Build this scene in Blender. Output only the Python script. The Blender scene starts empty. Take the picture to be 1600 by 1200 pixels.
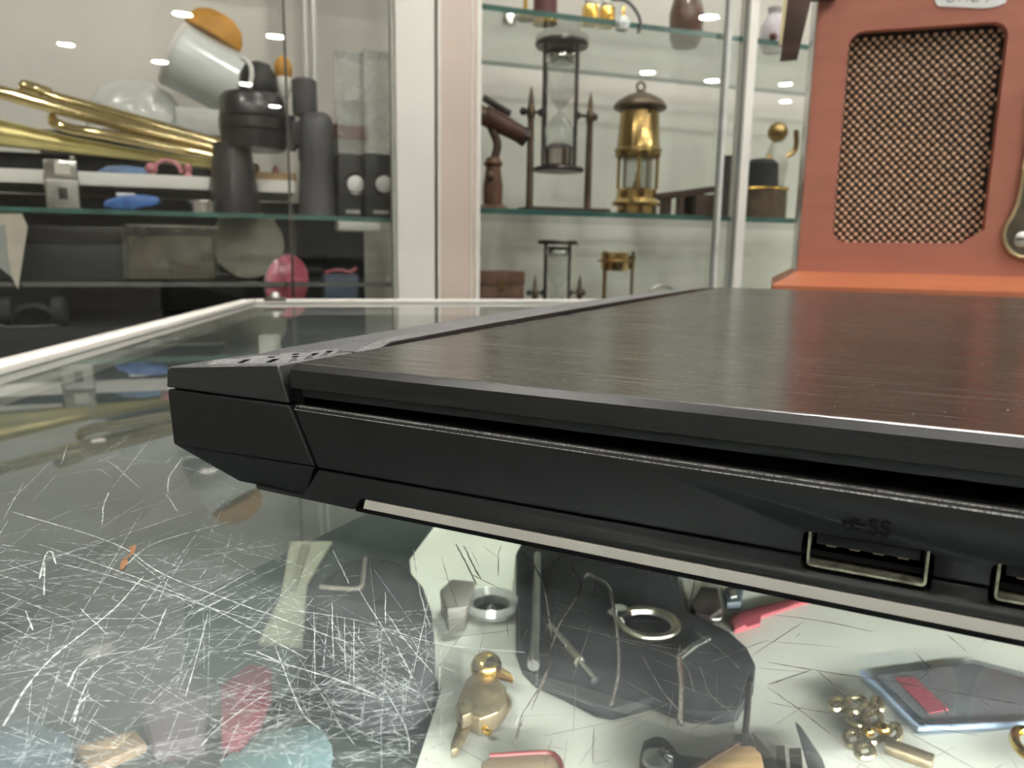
import bpy, bmesh, math, random
from mathutils import Vector, Matrix
random.seed(7)
SC = bpy.context.scene
COL = SC.collection
# ---------------------------------------------------------------- camera
FPX = 1180.0
PITCH, ROLL = math.radians(10.0), math.radians(0.9)
GZ = 0.95                                   # counter glass, upper face
CAM = Vector((0.0, 0.0, GZ + 0.054))
_U = Vector((math.sin(ROLL) * math.cos(PITCH), math.cos(ROLL) * math.cos(PITCH), math.sin(PITCH)))
_F = Vector((0, 0, -1))
_Y = (_F - _F.dot(_U) * _U).normalized()
_X = _Y.cross(_U)
ROT = Matrix((_X, _Y, _U))                  # camera axes -> world
cam_data = bpy.data.cameras.new('camera')
cam_data.sensor_width = 36.0
cam_data.lens = FPX / 1600 * 36
cam_data.clip_start = 0.01
cam_data.dof.use_dof = True
cam_data.dof.focus_distance = 0.125
cam_data.dof.aperture_fstop = 40
cam = bpy.data.objects.new('camera', cam_data)
COL.objects.link(cam)
cam.matrix_world = Matrix.Translation(CAM) @ ROT.to_4x4()
SC.camera = cam
# ---------------------------------------------------------------- world, lamps, exposure
world = bpy.data.worlds.new('world')
SC.world = world
world.use_nodes = True
world.node_tree.nodes['Background'].inputs[0].default_value = (0.95, 0.97, 1.0, 1)
world.node_tree.nodes['Background'].inputs[1].default_value = 0.4
SC.view_settings.view_transform = 'Standard'
SC.view_settings.look = 'None'
SC.view_settings.gamma = 1.0
SC.view_settings.use_curve_mapping = False
SC.view_settings.exposure = 0.0
SC.cycles.transparent_max_bounces = 32
SC.cycles.max_bounces = 10
SC.cycles.caustics_reflective = False
SC.cycles.caustics_refractive = False
LAMP = 540.0                                # radiance of a ceiling downlight
CEIL = 2.40


def ray(px, py):
    return ROT @ Vector(((px - 800) / FPX, -(py - 600) / FPX, -1))


def at_z(px, py, z):
    d = ray(px, py)
    return CAM + d * ((z - CAM.z) / d.z)


def at_pl(px, py, p, n):
    d = ray(px, py)
    return CAM + d * ((Vector(p) - CAM).dot(n) / d.dot(n))


# cabinet frame: t along the cabinet fronts, d away from them
YC = math.radians(19.3)
CU = Vector((math.cos(YC), math.sin(YC), 0))
CN = Vector((-CU.y, CU.x, 0))
CO = Vector((-0.047, 1.10, 0))


def cab(t, d, z):
    return CO + CU * t + CN * d + Vector((0, 0, z))


def tz(px, py, d):
    p = at_pl(px, py, CO + CN * d, CN)
    return (p - CO).dot(CU), p.z


# ---------------------------------------------------------------- materials
MATS = {}


def N(nt, kind, **kw):
    n = nt.nodes.new(kind)
    for k, v in kw.items():
        setattr(n, k, v)
    return n


def mat(name, col, rough=0.5, metal=0.0, var=0.12, scale=40.0, bump=0.0, bscale=300.0, spec=0.5, stretch=None, col2=None, coat=0.0, emit=None, trans=0.0, dist=0.0005):
    if name in MATS:
        return MATS[name]
    m = bpy.data.materials.new(name)
    m.use_nodes = True
    nt = m.node_tree
    b = nt.nodes['Principled BSDF']
    tc = N(nt, 'ShaderNodeTexCoord')
    mp = N(nt, 'ShaderNodeMapping')
    if stretch:
        mp.inputs['Scale'].default_value = stretch
    nt.links.new(tc.outputs['Object'], mp.inputs['Vector'])
    no = N(nt, 'ShaderNodeTexNoise')
    no.inputs['Scale'].default_value = scale
    no.inputs['Detail'].default_value = 4
    nt.links.new(mp.outputs[0], no.inputs['Vector'])
    rp = N(nt, 'ShaderNodeValToRGB')
    c2 = col2 or tuple(min(1, c * (1 + var)) for c in col)
    c1 = tuple(c * (1 - var) for c in col) if not col2 else col
    rp.color_ramp.elements[0].color = (*c1, 1)
    rp.color_ramp.elements[1].color = (*c2, 1)
    rp.color_ramp.elements[0].position = 0.3
    rp.color_ramp.elements[1].position = 0.7
    nt.links.new(no.outputs['Fac'], rp.inputs[0])
    nt.links.new(rp.outputs[0], b.inputs['Base Color'])
    b.inputs['Roughness'].default_value = rough
    b.inputs['Metallic'].default_value = metal
    b.inputs['Specular IOR Level'].default_value = spec
    b.inputs['Coat Weight'].default_value = coat
    b.inputs['Coat Roughness'].default_value = 0.1
    if trans:
        b.inputs['Transmission Weight'].default_value = trans
    if emit:
        b.inputs['Emission Color'].default_value = (*emit[0], 1)
        b.inputs['Emission Strength'].default_value = emit[1]
    if bump:
        n2 = N(nt, 'ShaderNodeTexNoise')
        n2.inputs['Scale'].default_value = bscale
        n2.inputs['Detail'].default_value = 3
        nt.links.new(mp.outputs[0], n2.inputs['Vector'])
        bp = N(nt, 'ShaderNodeBump')
        bp.inputs['Strength'].default_value = bump
        bp.inputs['Distance'].default_value = dist
        nt.links.new(n2.outputs['Fac'], bp.inputs['Height'])
        nt.links.new(bp.outputs[0], b.inputs['Normal'])
    MATS[name] = m
    return m


def glass(name, tint=(0.96, 0.985, 0.97), gain=1.6, rough=0.0, haze=0.0, haze_col=(0.8, 0.85, 0.85), hscale=6.0, hmin=0.0, worn=None):
    """Clear pane: see-through body, mirror sheen by Fresnel on its outer faces, optional pale film for wear and painted sheen."""
    if name in MATS:
        return MATS[name]
    m = bpy.data.materials.new(name)
    m.use_nodes = True
    nt = m.node_tree
    nt.nodes.remove(nt.nodes['Principled BSDF'])
    out = nt.nodes['Material Output']
    tr = N(nt, 'ShaderNodeBsdfTransparent')
    tr.inputs[0].default_value = (*tint, 1)
    gl = N(nt, 'ShaderNodeBsdfGlossy')
    gl.inputs['Roughness'].default_value = rough
    fr = N(nt, 'ShaderNodeFresnel')
    fr.inputs['IOR'].default_value = 1.5
    ge = N(nt, 'ShaderNodeNewGeometry')
    inv = N(nt, 'ShaderNodeMath', operation='SUBTRACT')
    inv.inputs[0].default_value = gain
    mulb = N(nt, 'ShaderNodeMath', operation='MULTIPLY')
    mulb.inputs[1].default_value = gain
    nt.links.new(ge.outputs['Backfacing'], mulb.inputs[0])
    nt.links.new(mulb.outputs[0], inv.inputs[1])
    mu = N(nt, 'ShaderNodeMath', operation='MULTIPLY', use_clamp=True)
    nt.links.new(fr.outputs[0], mu.inputs[0])
    nt.links.new(inv.outputs[0], mu.inputs[1])
    body = tr.outputs[0]
    if haze:
        df = N(nt, 'ShaderNodeBsdfDiffuse')
        df.inputs[0].default_value = (*haze_col, 1)
        no = N(nt, 'ShaderNodeTexNoise')
        no.inputs['Scale'].default_value = hscale
        no.inputs['Detail'].default_value = 5
        no.inputs['Roughness'].default_value = 0.65
        ge2 = N(nt, 'ShaderNodeNewGeometry')
        nt.links.new(ge2.outputs['Position'], no.inputs['Vector'])
        mr = N(nt, 'ShaderNodeMapRange')
        mr.inputs['From Min'].default_value = 0.35
        mr.inputs['From Max'].default_value = 0.75
        mr.inputs['To Min'].default_value = hmin
        mr.inputs['To Max'].default_value = haze
        nt.links.new(no.outputs['Fac'], mr.inputs['Value'])
        hz_out = mr.outputs[0]
        if worn:
            vd = N(nt, 'ShaderNodeVectorMath', operation='DISTANCE')
            vd.inputs[1].default_value = worn[0]
            nt.links.new(ge2.outputs['Position'], vd.inputs[0])
            wr = N(nt, 'ShaderNodeMapRange', interpolation_type='SMOOTHSTEP')
            wr.inputs['From Min'].default_value = worn[1]
            wr.inputs['From Max'].default_value = worn[2]
            wr.inputs['To Min'].default_value = 1.0
            wr.inputs['To Max'].default_value = worn[3]
            nt.links.new(vd.outputs['Value'], wr.inputs['Value'])
            wm = N(nt, 'ShaderNodeMath', operation='MULTIPLY')
            nt.links.new(hz_out, wm.inputs[0])
            nt.links.new(wr.outputs[0], wm.inputs[1])
            hz_out = wm.outputs[0]
        front = N(nt, 'ShaderNodeMath', operation='SUBTRACT')
        front.inputs[0].default_value = 1.0
        nt.links.new(ge.outputs['Backfacing'], front.inputs[1])
        hm = N(nt, 'ShaderNodeMath', operation='MULTIPLY')
        nt.links.new(hz_out, hm.inputs[0])
        nt.links.new(front.outputs[0], hm.inputs[1])
        mx = N(nt, 'ShaderNodeMixShader')
        nt.links.new(hm.outputs[0], mx.inputs[0])
        nt.links.new(tr.outputs[0], mx.inputs[1])
        nt.links.new(df.outputs[0], mx.inputs[2])
        body = mx.outputs[0]
    mix = N(nt, 'ShaderNodeMixShader')
    nt.links.new(mu.outputs[0], mix.inputs[0])
    nt.links.new(body, mix.inputs[1])
    nt.links.new(gl.outputs[0], mix.inputs[2])
    nt.links.new(mix.outputs[0], out.inputs['Surface'])
    MATS[name] = m
    return m


M_white = mat('white_paint', (0.80, 0.79, 0.74), 0.55, var=0.03, scale=6)
M_wall = mat('wall_plaster', (0.74, 0.72, 0.66), 0.7, var=0.05, scale=3, bump=0.1, bscale=60)
M_wall2 = mat('shop_wall', (0.66, 0.65, 0.60), 0.8, var=0.06, scale=1.5)
M_ceil = mat('ceiling_paint', (0.82, 0.82, 0.80), 0.8, var=0.02, scale=2)
M_floor = mat('floor_tile', (0.42, 0.38, 0.33), 0.35, var=0.15, scale=4)
M_beige = mat('beige_reflection', (0.66, 0.56, 0.49), 0.3, var=0.05, scale=5)  # white post; the beige it reflects is put into this colour
M_alu = mat('aluminium', (0.78, 0.78, 0.77), 0.3, metal=0.75, var=0.04, scale=30)
M_rim = mat('white_rim', (0.83, 0.81, 0.76), 0.4, var=0.06, scale=30)
M_dark = mat('dark_board', (0.022, 0.028, 0.03), 0.45, var=0.2, scale=8)
M_black = mat('black_plastic', (0.016, 0.017, 0.018), 0.4, var=0.2, scale=50)
M_fabric = mat('black_fabric', (0.02, 0.022, 0.024), 0.85, var=0.35, scale=120, bump=0.5, bscale=900)
M_greyp = mat('grey_plastic', (0.09, 0.09, 0.095), 0.45, var=0.15, scale=20)
M_brass = mat('brass', (0.60, 0.42, 0.17), 0.22, metal=1.0, var=0.25, scale=30)
M_oldbrass = mat('aged_brass', (0.36, 0.24, 0.10), 0.32, metal=1.0, var=0.4, scale=25)
M_bronze = mat('bronze', (0.16, 0.12, 0.085), 0.42, metal=0.9, var=0.35, scale=30)
M_tromb = mat('lacquered_brass', (0.66, 0.55, 0.29), 0.11, metal=1.0, var=0.2, scale=18)
M_chrome = mat('chrome', (0.75, 0.75, 0.74), 0.14, metal=1.0, var=0.06, scale=30)
M_steel = mat('worn_steel', (0.48, 0.48, 0.46), 0.35, metal=1.0, var=0.25, scale=60)
M_pewter = mat('dark_pewter', (0.10, 0.09, 0.09), 0.35, metal=0.8, var=0.3, scale=40)
M_walnut = mat('dark_walnut', (0.055, 0.03, 0.022), 0.45, var=0.35, scale=25, stretch=(1, 1, 6))
M_brownw = mat('brown_wood', (0.13, 0.065, 0.04), 0.4, var=0.35, scale=20, stretch=(6, 6, 1))
M_leather = mat('brown_leather', (0.10, 0.045, 0.03), 0.5, var=0.3, scale=60, bump=0.3)
M_glass = glass('pane_glass', (0.985, 0.99, 0.985), 1.7)
M_clear = glass('clear_glass', (0.90, 0.91, 0.90), 2.2, haze=0.10, hmin=0.03, hscale=60)
M_tube = glass('acrylic_tube', (0.95, 0.965, 0.96), 3.0, haze=0.5, hmin=0.16, hscale=30)
M_shelf = glass('shelf_glass', (0.93, 0.965, 0.95), 1.6)
M_edge = mat('green_glass_edge', (0.05, 0.135, 0.115), 0.2, var=0.3, scale=25, spec=0.6)
M_bag = glass('clear_bag', (0.85, 0.85, 0.83), 3.0, haze=0.06, hmin=0.01, hscale=40)


# ---------------------------------------------------------------- mesh builder
class B:
    def __init__(s):
        s.bm = bmesh.new()

    def faces(s, pts, fs):
        v = [s.bm.verts.new(p) for p in pts]
        for f in fs:
            try:
                s.bm.faces.new([v[i] for i in f])
            except ValueError:
                pass
        return s

    def hexa(s, p):
        return s.faces(p, [(0, 3, 2, 1), (4, 5, 6, 7), (0, 1, 5, 4), (1, 2, 6, 5), (2, 3, 7, 6), (3, 0, 4, 7)])

    def box(s, x0, x1, y0, y1, z0, z1):
        return s.hexa([(x0, y0, z0), (x1, y0, z0), (x1, y1, z0), (x0, y1, z0), (x0, y0, z1), (x1, y0, z1), (x1, y1, z1), (x0, y1, z1)])

    def prism(s, pts, off):
        """pts: ring of 3D points, extruded by off (a vector, or a second ring)."""
        n = len(pts)
        a = [Vector(p) for p in pts]
        b = [p + Vector(off) for p in a] if not isinstance(off, list) else [Vector(p) for p in off]
        fs = [tuple(reversed(range(n))), tuple(range(n, 2 * n))]
        fs += [(i, (i + 1) % n, n + (i + 1) % n, n + i) for i in range(n)]
        return s.faces(a + b, fs)

    def xz(s, pts, y0, y1):
        """outline in x,z swept from y0 to y1"""
        return s.prism([(x, y0, z) for x, z in pts], (0, y1 - y0, 0))

    def xy(s, pts, z0, z1):
        return s.prism([(x, y, z0) for x, y in pts], (0, 0, z1 - z0))

    def tube(s, path, r, n=10, closed=False, cap=True):
        P = [Vector(p) for p in path]
        k = len(P)
        R = r if isinstance(r, (list, tuple)) else [r] * k
        up = Vector((0, 0, 1))
        rings = []
        prev = None
        for i in range(k):
            if closed:
                d = P[(i + 1) % k] - P[i - 1]
            else:
                d = P[min(i + 1, k - 1)] - P[max(i - 1, 0)]
            d.normalize()
            a = prev if prev is not None else (up if abs(d.z) < 0.9 else Vector((1, 0, 0)))
            a = (a - a.dot(d) * d).normalized()
            prev = a
            b = d.cross(a)
            rings.append([s.bm.verts.new(P[i] + (a * math.cos(q) + b * math.sin(q)) * R[i]) for q in [2 * math.pi * j / n for j in range(n)]])
        for i in range(k if closed else k - 1):
            A, C = rings[i], rings[(i + 1) % k]
            for j in range(n):
                s.bm.faces.new((A[j], A[(j + 1) % n], C[(j + 1) % n], C[j]))
        if cap and not closed:
            s.bm.faces.new(list(reversed(rings[0])))
            s.bm.faces.new(rings[-1])
        return s

    def lathe(s, prof, c=(0, 0, 0), n=28, axis=None, sx=1, sy=1):
        """prof: (radius, height) pairs turned about z (or axis) through c"""
        q = Vector((0, 0, 1)).rotation_difference(Vector(axis).normalized()).to_matrix() if axis else Matrix.Identity(3)
        rings = []
        for r, z in prof:
            if r < 1e-6:
                rings.append([s.bm.verts.new(Vector(c) + q @ Vector((0, 0, z)))])
            else:
                rings.append([s.bm.verts.new(Vector(c) + q @ Vector((r * sx * math.cos(2 * math.pi * j / n), r * sy * math.sin(2 * math.pi * j / n), z))) for j in range(n)])
        for A, C in zip(rings[:-1], rings[1:]):
            for j in range(n):
                a0, a1 = A[j % len(A)], A[(j + 1) % len(A)]
                c0, c1 = C[j % len(C)], C[(j + 1) % len(C)]
                f = [a0]
                for v in (a1, c1, c0):
                    if v not in f:
                        f.append(v)
                if len(f) > 2:
                    s.bm.faces.new(f)
        for R_, rev in ((rings[0], True), (rings[-1], False)):
            if len(R_) > 2 and prof[0] != prof[-1]:
                s.bm.faces.new(list(reversed(R_)) if rev else R_)
        return s

    def ball(s, c, r, sx=1, sy=1, sz=1, n=16):
        k = n // 2
        return s.lathe([(r * math.sin(math.pi * i / k), -r * sz * math.cos(math.pi * i / k)) for i in range(k + 1)], c, n, None, sx, sy)

    def build(s, name, m, parent=None, bevel=0.0, seg=2, smooth=True, mats=None, loc=None):
        bmesh.ops.recalc_face_normals(s.bm, faces=s.bm.faces[:])
        if bevel:
            es = [e for e in s.bm.edges if len(e.link_faces) == 2 and e.calc_face_angle(0) > 0.5]
            bmesh.ops.bevel(s.bm, geom=es, offset=bevel, segments=seg, profile=0.6, affect='EDGES', clamp_overlap=True)
        me = bpy.data.meshes.new(name)
        s.bm.to_mesh(me)
        s.bm.free()
        for x in ([m] if not mats else mats):
            me.materials.append(x)
        if smooth:
            me.shade_smooth()
            me.set_sharp_from_angle(angle=math.radians(38))
        o = bpy.data.objects.new(name, me)
        COL.objects.link(o)
        if parent:
            o.parent = parent
        if loc:
            o.location = loc
        return o


def tag(o, label=None, cat=None, group=None, kind=None):
    if label:
        o['label'] = label
    if cat:
        o['category'] = cat
    if group:
        o['group'] = group
    if kind:
        o['kind'] = kind
    return o


def thing(name, label, cat, loc=(0, 0, 0), rz=0.0, group=None):
    o = bpy.data.objects.new(name, None)
    o.empty_display_size = 0.02
    COL.objects.link(o)
    o.location = loc
    o.rotation_euler = (0, 0, rz)
    return tag(o, label, cat, group)


def struct(name, b, m, label=None):
    o = b.build(name, m, smooth=False)
    o['kind'] = 'structure'
    o['label'] = label or name.replace('_', ' ')
    return o


def cut(o, cutter):
    """carve a recess out of a mesh"""
    c = cutter.build('cutter', M_black)
    c.parent = o.parent
    md = o.modifiers.new('cut', 'BOOLEAN')
    md.operation = 'DIFFERENCE'
    md.object = c
    md.solver = 'EXACT'
    dg = bpy.context.evaluated_depsgraph_get()
    me = bpy.data.meshes.new_from_object(o.evaluated_get(dg))
    o.modifiers.clear()
    o.data = me
    bpy.data.objects.remove(c)


def copy_tree(o, parent=None):
    c = o.copy()
    COL.objects.link(c)
    if parent:
        c.parent = parent
    for ch in list(o.children):
        copy_tree(ch, c)
    return c


def rrect(x0, x1, z0, z1, r, n=5):
    P = []
    for cx, cz, a0 in ((x1 - r, z1 - r, 0), (x0 + r, z1 - r, 90), (x0 + r, z0 + r, 180), (x1 - r, z0 + r, 270)):
        for i in range(n + 1):
            a = math.radians(a0 + 90 * i / n)
            P.append((cx + r * math.cos(a), cz + r * math.sin(a)))
    return P


def circle(cx, cz, r, n=24, sz=1.0):
    return [(cx + r * math.cos(2 * math.pi * i / n), cz + r * sz * math.sin(2 * math.pi * i / n)) for i in range(n)]


def spline(pts, n=8):
    """Catmull-Rom through the points"""
    P = [Vector(p) for p in pts]
    P = [2 * P[0] - P[1]] + P + [2 * P[-1] - P[-2]]
    out = []
    for i in range(1, len(P) - 2):
        a, b, c, d = P[i - 1:i + 3]
        for k in range(n):
            t = k / n
            out.append(0.5 * (2 * b + (c - a) * t + (2 * a - 5 * b + 4 * c - d) * t * t + (3 * b - a - 3 * c + d) * t ** 3))
    out.append(P[-2])
    return out


# ---------------------------------------------------------------- the shop room
T0, T1, D0, D1 = -3.2, 5.4, -8.2, 0.36


def slab(ts, ds, z0, z1):
    return B().prism([cab(ts[0], ds[0], z0), cab(ts[1], ds[0], z0), cab(ts[1], ds[1], z0), cab(ts[0], ds[1], z0)], (0, 0, z1 - z0))


fl = slab((T0, T1), (D0, D1), -0.1, -0.006)
floor = struct('floor', fl, mat('tile_grout', (0.2, 0.19, 0.17), 0.8), 'shop floor of beige tiles')
tile_me = None
for i in range(14):
    for j in range(14):
        if tile_me is None:
            tb = B().box(-0.296, 0.296, -0.296, 0.296, -0.006, 0)
            t_o = tb.build('tile', M_floor, floor, smooth=False)
            tile_me = t_o.data
        else:
            t_o = bpy.data.objects.new('tile', tile_me)
            COL.objects.link(t_o)
            t_o.parent = floor
        t_o.location = cab(T0 + 0.3 + i * 0.6, D0 + 0.3 + j * 0.6, 0)
        t_o.rotation_euler = (0, 0, YC)
struct('ceiling', slab((T0, T1), (D0, D1), CEIL, CEIL + 0.1), M_ceil, 'white shop ceiling')
struct('wall_back', slab((T0, T1), (D1, D1 + 0.1), 0, CEIL), M_wall, 'cream wall behind the display cabinets')
struct('wall_front', slab((T0, T1), (D0 - 0.1, D0), 0, CEIL), M_wall2, 'shop wall behind the viewer')
struct('wall_left', slab((T0 - 0.1, T0), (D0, D1), 0, CEIL), M_wall2, 'shop wall on the left')
struct('wall_right', slab((T1, T1 + 0.1), (D0, D1), 0, CEIL), M_wall2, 'shop wall on the right')

M_lamp = mat('lamp_face', (0.9, 0.9, 0.9), 0.4, emit=((1.0, 0.965, 0.90), LAMP))
lights = [(-0.62, -4.26), (-1.46, -5.36), (-0.88, -5.65), (-0.26, -6.24), (-0.07, -4.56), (0.02, -7.23), (2.35, -3.11), (2.71, -4.5),
          (3.33, -4.55), (3.95, -4.41), (4.42, -5.0), (-1.3, -1.0), (0.1, -0.75), (1.5, -0.9), (-0.2, -2.4), (1.3, -2.3), (0.35, -1.6), (-0.9, -1.9), (0.9, -1.45)]  # last entries are unseen lamps added to brighten the radio
lamp0 = None
for i, (t, d) in enumerate(lights):
    if lamp0 is None:
        lamp0 = thing('ceiling_downlight', 'round recessed ceiling downlight, some mirrored in the cabinet glass, some added unseen', 'light', cab(t, d, CEIL), YC, 'ceiling downlights of the shop')
        B().lathe([(0.058, -0.002), (0.058, -0.010), (0.072, -0.010), (0.075, 0.0)], n=28).build('trim_ring', M_white, lamp0)
        B().lathe([(0.0, -0.004), (0.058, -0.004)], n=28).build('lens', M_lamp, lamp0)
    else:
        c = copy_tree(lamp0)
        c.location = cab(t, d, CEIL)

# ---------------------------------------------------------------- glass counter
C_BL, C_BR = at_z(388, 473, GZ), at_z(870, 473, GZ)
bd = (C_BR - C_BL).normalized()
C_BR = C_BL + bd * 1.25
C_L = at_z(0, 578, GZ)
ld = (C_L - C_BL).normalized()
C_FL = C_BL + ld * 0.95
C_FR = C_BR + ld * 0.95
counter = thing('glass_counter', 'scratched glass topped shop counter with a white metal rim, under the laptop', 'counter', (0, 0, 0))


def ring_strip(a, b, w, z0, z1, inward):
    i = Vector(inward).normalized() * w
    return [(*(a)[:2], z0), (*(b)[:2], z0), (*(b + i)[:2], z0), (*(a + i)[:2], z0)], (0, 0, z1 - z0)


M_ctop = glass('counter_glass', (0.93, 0.96, 0.94), 1.35, haze=0.15, hmin=0.03, haze_col=(0.66, 0.74, 0.76), hscale=26, worn=(tuple(at_z(330, 1090, GZ)), 0.01, 0.060, 0.5))  # worn haze at front left; elsewhere haze painted in for missing reflections
q = B().prism([(*p[:2], GZ - 0.008) for p in (C_FL, C_FR, C_BR, C_BL)], (0, 0, 0.008))
q.build('glass_top', M_ctop, counter, smooth=False)
out_b = Vector((-bd.y, bd.x, 0))
for a, b_, inw in ((C_BL, C_BR, -out_b), (C_BL, C_FL, bd), (C_FL, C_FR, out_b), (C_BR, C_FR, -bd)):
    p, o_ = ring_strip(a - inw * 0.006, b_ - inw * 0.006, 0.006, GZ - 0.03, GZ + 0.0035, inw)
    B().prism(p, o_).build('rim', M_rim, counter, bevel=0.001)
    p, o_ = ring_strip(a, b_, 0.009, GZ + 0.0003, GZ + 0.0035, inw)
    B().prism(p, o_).build('rim_lip', M_rim, counter, bevel=0.0008)
for p in (C_BL, C_BR, C_FL, C_FR):
    c = (C_BL + C_FR) / 2
    v = (c - p).normalized() * 0.02
    B().box(p.x + v.x - 0.014, p.x + v.x + 0.014, p.y + v.y - 0.014, p.y + v.y + 0.014, 0, GZ - 0.03).build('post', M_white, counter, bevel=0.002)
ZI = GZ - 0.10                                   # board the trinkets lie on
ins = [p + ((C_BL + C_FR) / 2 - p).normalized() * 0.012 for p in (C_FL, C_FR, C_BR, C_BL)]
B().prism([(*p[:2], ZI - 0.016) for p in ins], (0, 0, 0.012)).build('display_board', mat('grey_felt', (0.075, 0.09, 0.09), 0.9, var=0.25, scale=15), counter)
for i in range(4):
    a, b_ = ins[i], ins[(i + 1) % 4]
    inw = Vector((-(b_ - a).y, (b_ - a).x, 0))
    p, o_ = ring_strip(a, b_, 0.004, 0.05, GZ - 0.012, inw)
    B().prism(p, o_).build('side_panel', mat('counter_panel', (0.035, 0.045, 0.043), 0.5, var=0.1), counter)
pap = [(640, 1240), (690, 1085), (655, 1010), (640, 880), (700, 800), (1300, 770), (1900, 950), (1900, 1260)]
paper = B().prism([at_z(x, y, ZI - 0.004) for x, y in pap], (0, 0, 0.002)).build('white_card_liner', mat('cream_card', (0.82, 0.83, 0.75), 0.7, var=0.05, scale=25))
tag(paper, 'cream white card lining the inside of the counter under the trinkets', 'card')
led_a, led_b = C_FL + (C_FR - C_FL) * 0.04, C_FL + (C_FR - C_FL) * 0.96
led = -ld.cross(Vector((0, 0, 1)))
p_, o_ = ring_strip(led_a - ld * 0.012, led_b - ld * 0.012, 0.012, GZ - 0.030, GZ - 0.022, -ld)
B().prism(p_, o_).build('added_led_strip', mat('added_led_face', (0.9, 0.9, 0.9), 0.4, emit=((1.0, 0.98, 0.95), 380.0)), counter)  # unseen strip added to light the card under the laptop
p_, o_ = ring_strip(led_a - ld * 0.011, led_b - ld * 0.011, 0.115, GZ - 0.0218, GZ - 0.0205, -ld)
B().prism(p_, o_).build('added_led_hood', M_alu, counter)  # added hood, sized to keep the strip's light off the laptop
# corner clamp on the rim
cl = thing('corner_clamp', 'small dark metal clamp on the far corner of the counter rim', 'clamp', at_z(430, 470, GZ + 0.0035), math.atan2(bd.y, bd.x))
B().box(-0.010, 0.010, -0.006, 0.005, 0, 0.003).build('plate', M_pewter, cl, bevel=0.0008)
B().lathe([(0.0, 0.009), (0.004, 0.008), (0.006, 0.004), (0.006, 0.003)], n=14).build('screw_head', M_steel, cl)

# scratches worn into the glass top
def scratch_mat(name, col, a0, a1):
    m = bpy.data.materials.new(name)
    m.use_nodes = True
    nt = m.node_tree
    b = nt.nodes['Principled BSDF']
    b.inputs['Base Color'].default_value = (*col, 1)
    b.inputs['Roughness'].default_value = 0.6
    no = N(nt, 'ShaderNodeTexNoise')
    no.inputs['Scale'].default_value = 900
    g = N(nt, 'ShaderNodeNewGeometry')
    nt.links.new(g.outputs['Position'], no.inputs['Vector'])
    mr = N(nt, 'ShaderNodeMapRange')
    mr.inputs['From Min'].default_value = 0.35
    mr.inputs['From Max'].default_value = 0.6
    mr.inputs['To Min'].default_value = a0
    mr.inputs['To Max'].default_value = a1
    nt.links.new(no.outputs['Fac'], mr.inputs['Value'])
    nt.links.new(mr.outputs[0], b.inputs['Alpha'])
    return m


M_scr = scratch_mat('scratch_bold', (0.80, 0.85, 0.86), 0.35, 0.9)
M_scf = scratch_mat('scratch_fine', (0.76, 0.84, 0.86), 0.15, 0.75)
M_scd = scratch_mat('scratch_dim', (0.20, 0.20, 0.18), 0.55, 1.0)  # weaker light on the right-hand scratches, painted as a darker grey
sb = B()


def scratch(pts, w, mi=0):
    """a groove through points on the glass, width in metres"""
    P = [Vector(p) for p in pts]
    L = []
    for i, p in enumerate(P):
        d = (P[min(i + 1, len(P) - 1)] - P[max(i - 1, 0)])
        if d.length < 1e-9:
            return
        nrm = Vector((-d.y, d.x, 0)).normalized()
        k = w * (0.35 if i in (0, len(P) - 1) else random.uniform(0.5, 1.0)) / 2
        z = Vector((0, 0, 0.00004))
        L.append((sb.bm.verts.new(p + nrm * k + z), sb.bm.verts.new(p - nrm * k + z)))
    for a, b in zip(L[:-1], L[1:]):
        sb.bm.faces.new((a[0], a[1], b[1], b[0])).material_index = mi


def px_scratch(pp, w=2.0, jit=0.6, n=6, fine=False):
    pts = spline([(x, y, 0) for x, y in pp], n) if len(pp) > 2 else [Vector((pp[0][0] + (pp[1][0] - pp[0][0]) * i / n, pp[0][1] + (pp[1][1] - pp[0][1]) * i / n, 0)) for i in range(n + 1)]
    W = [at_z(p.x + random.uniform(-jit, jit), p.y + random.uniform(-jit, jit) * 0.6, GZ) for p in pts]
    mx = sum(x for x, y in pp) / len(pp)
    scratch(W, 1.15 * w * (W[len(W) // 2] - CAM).length / FPX, 2 if mx > 695 else (1 if fine else 0))


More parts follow.
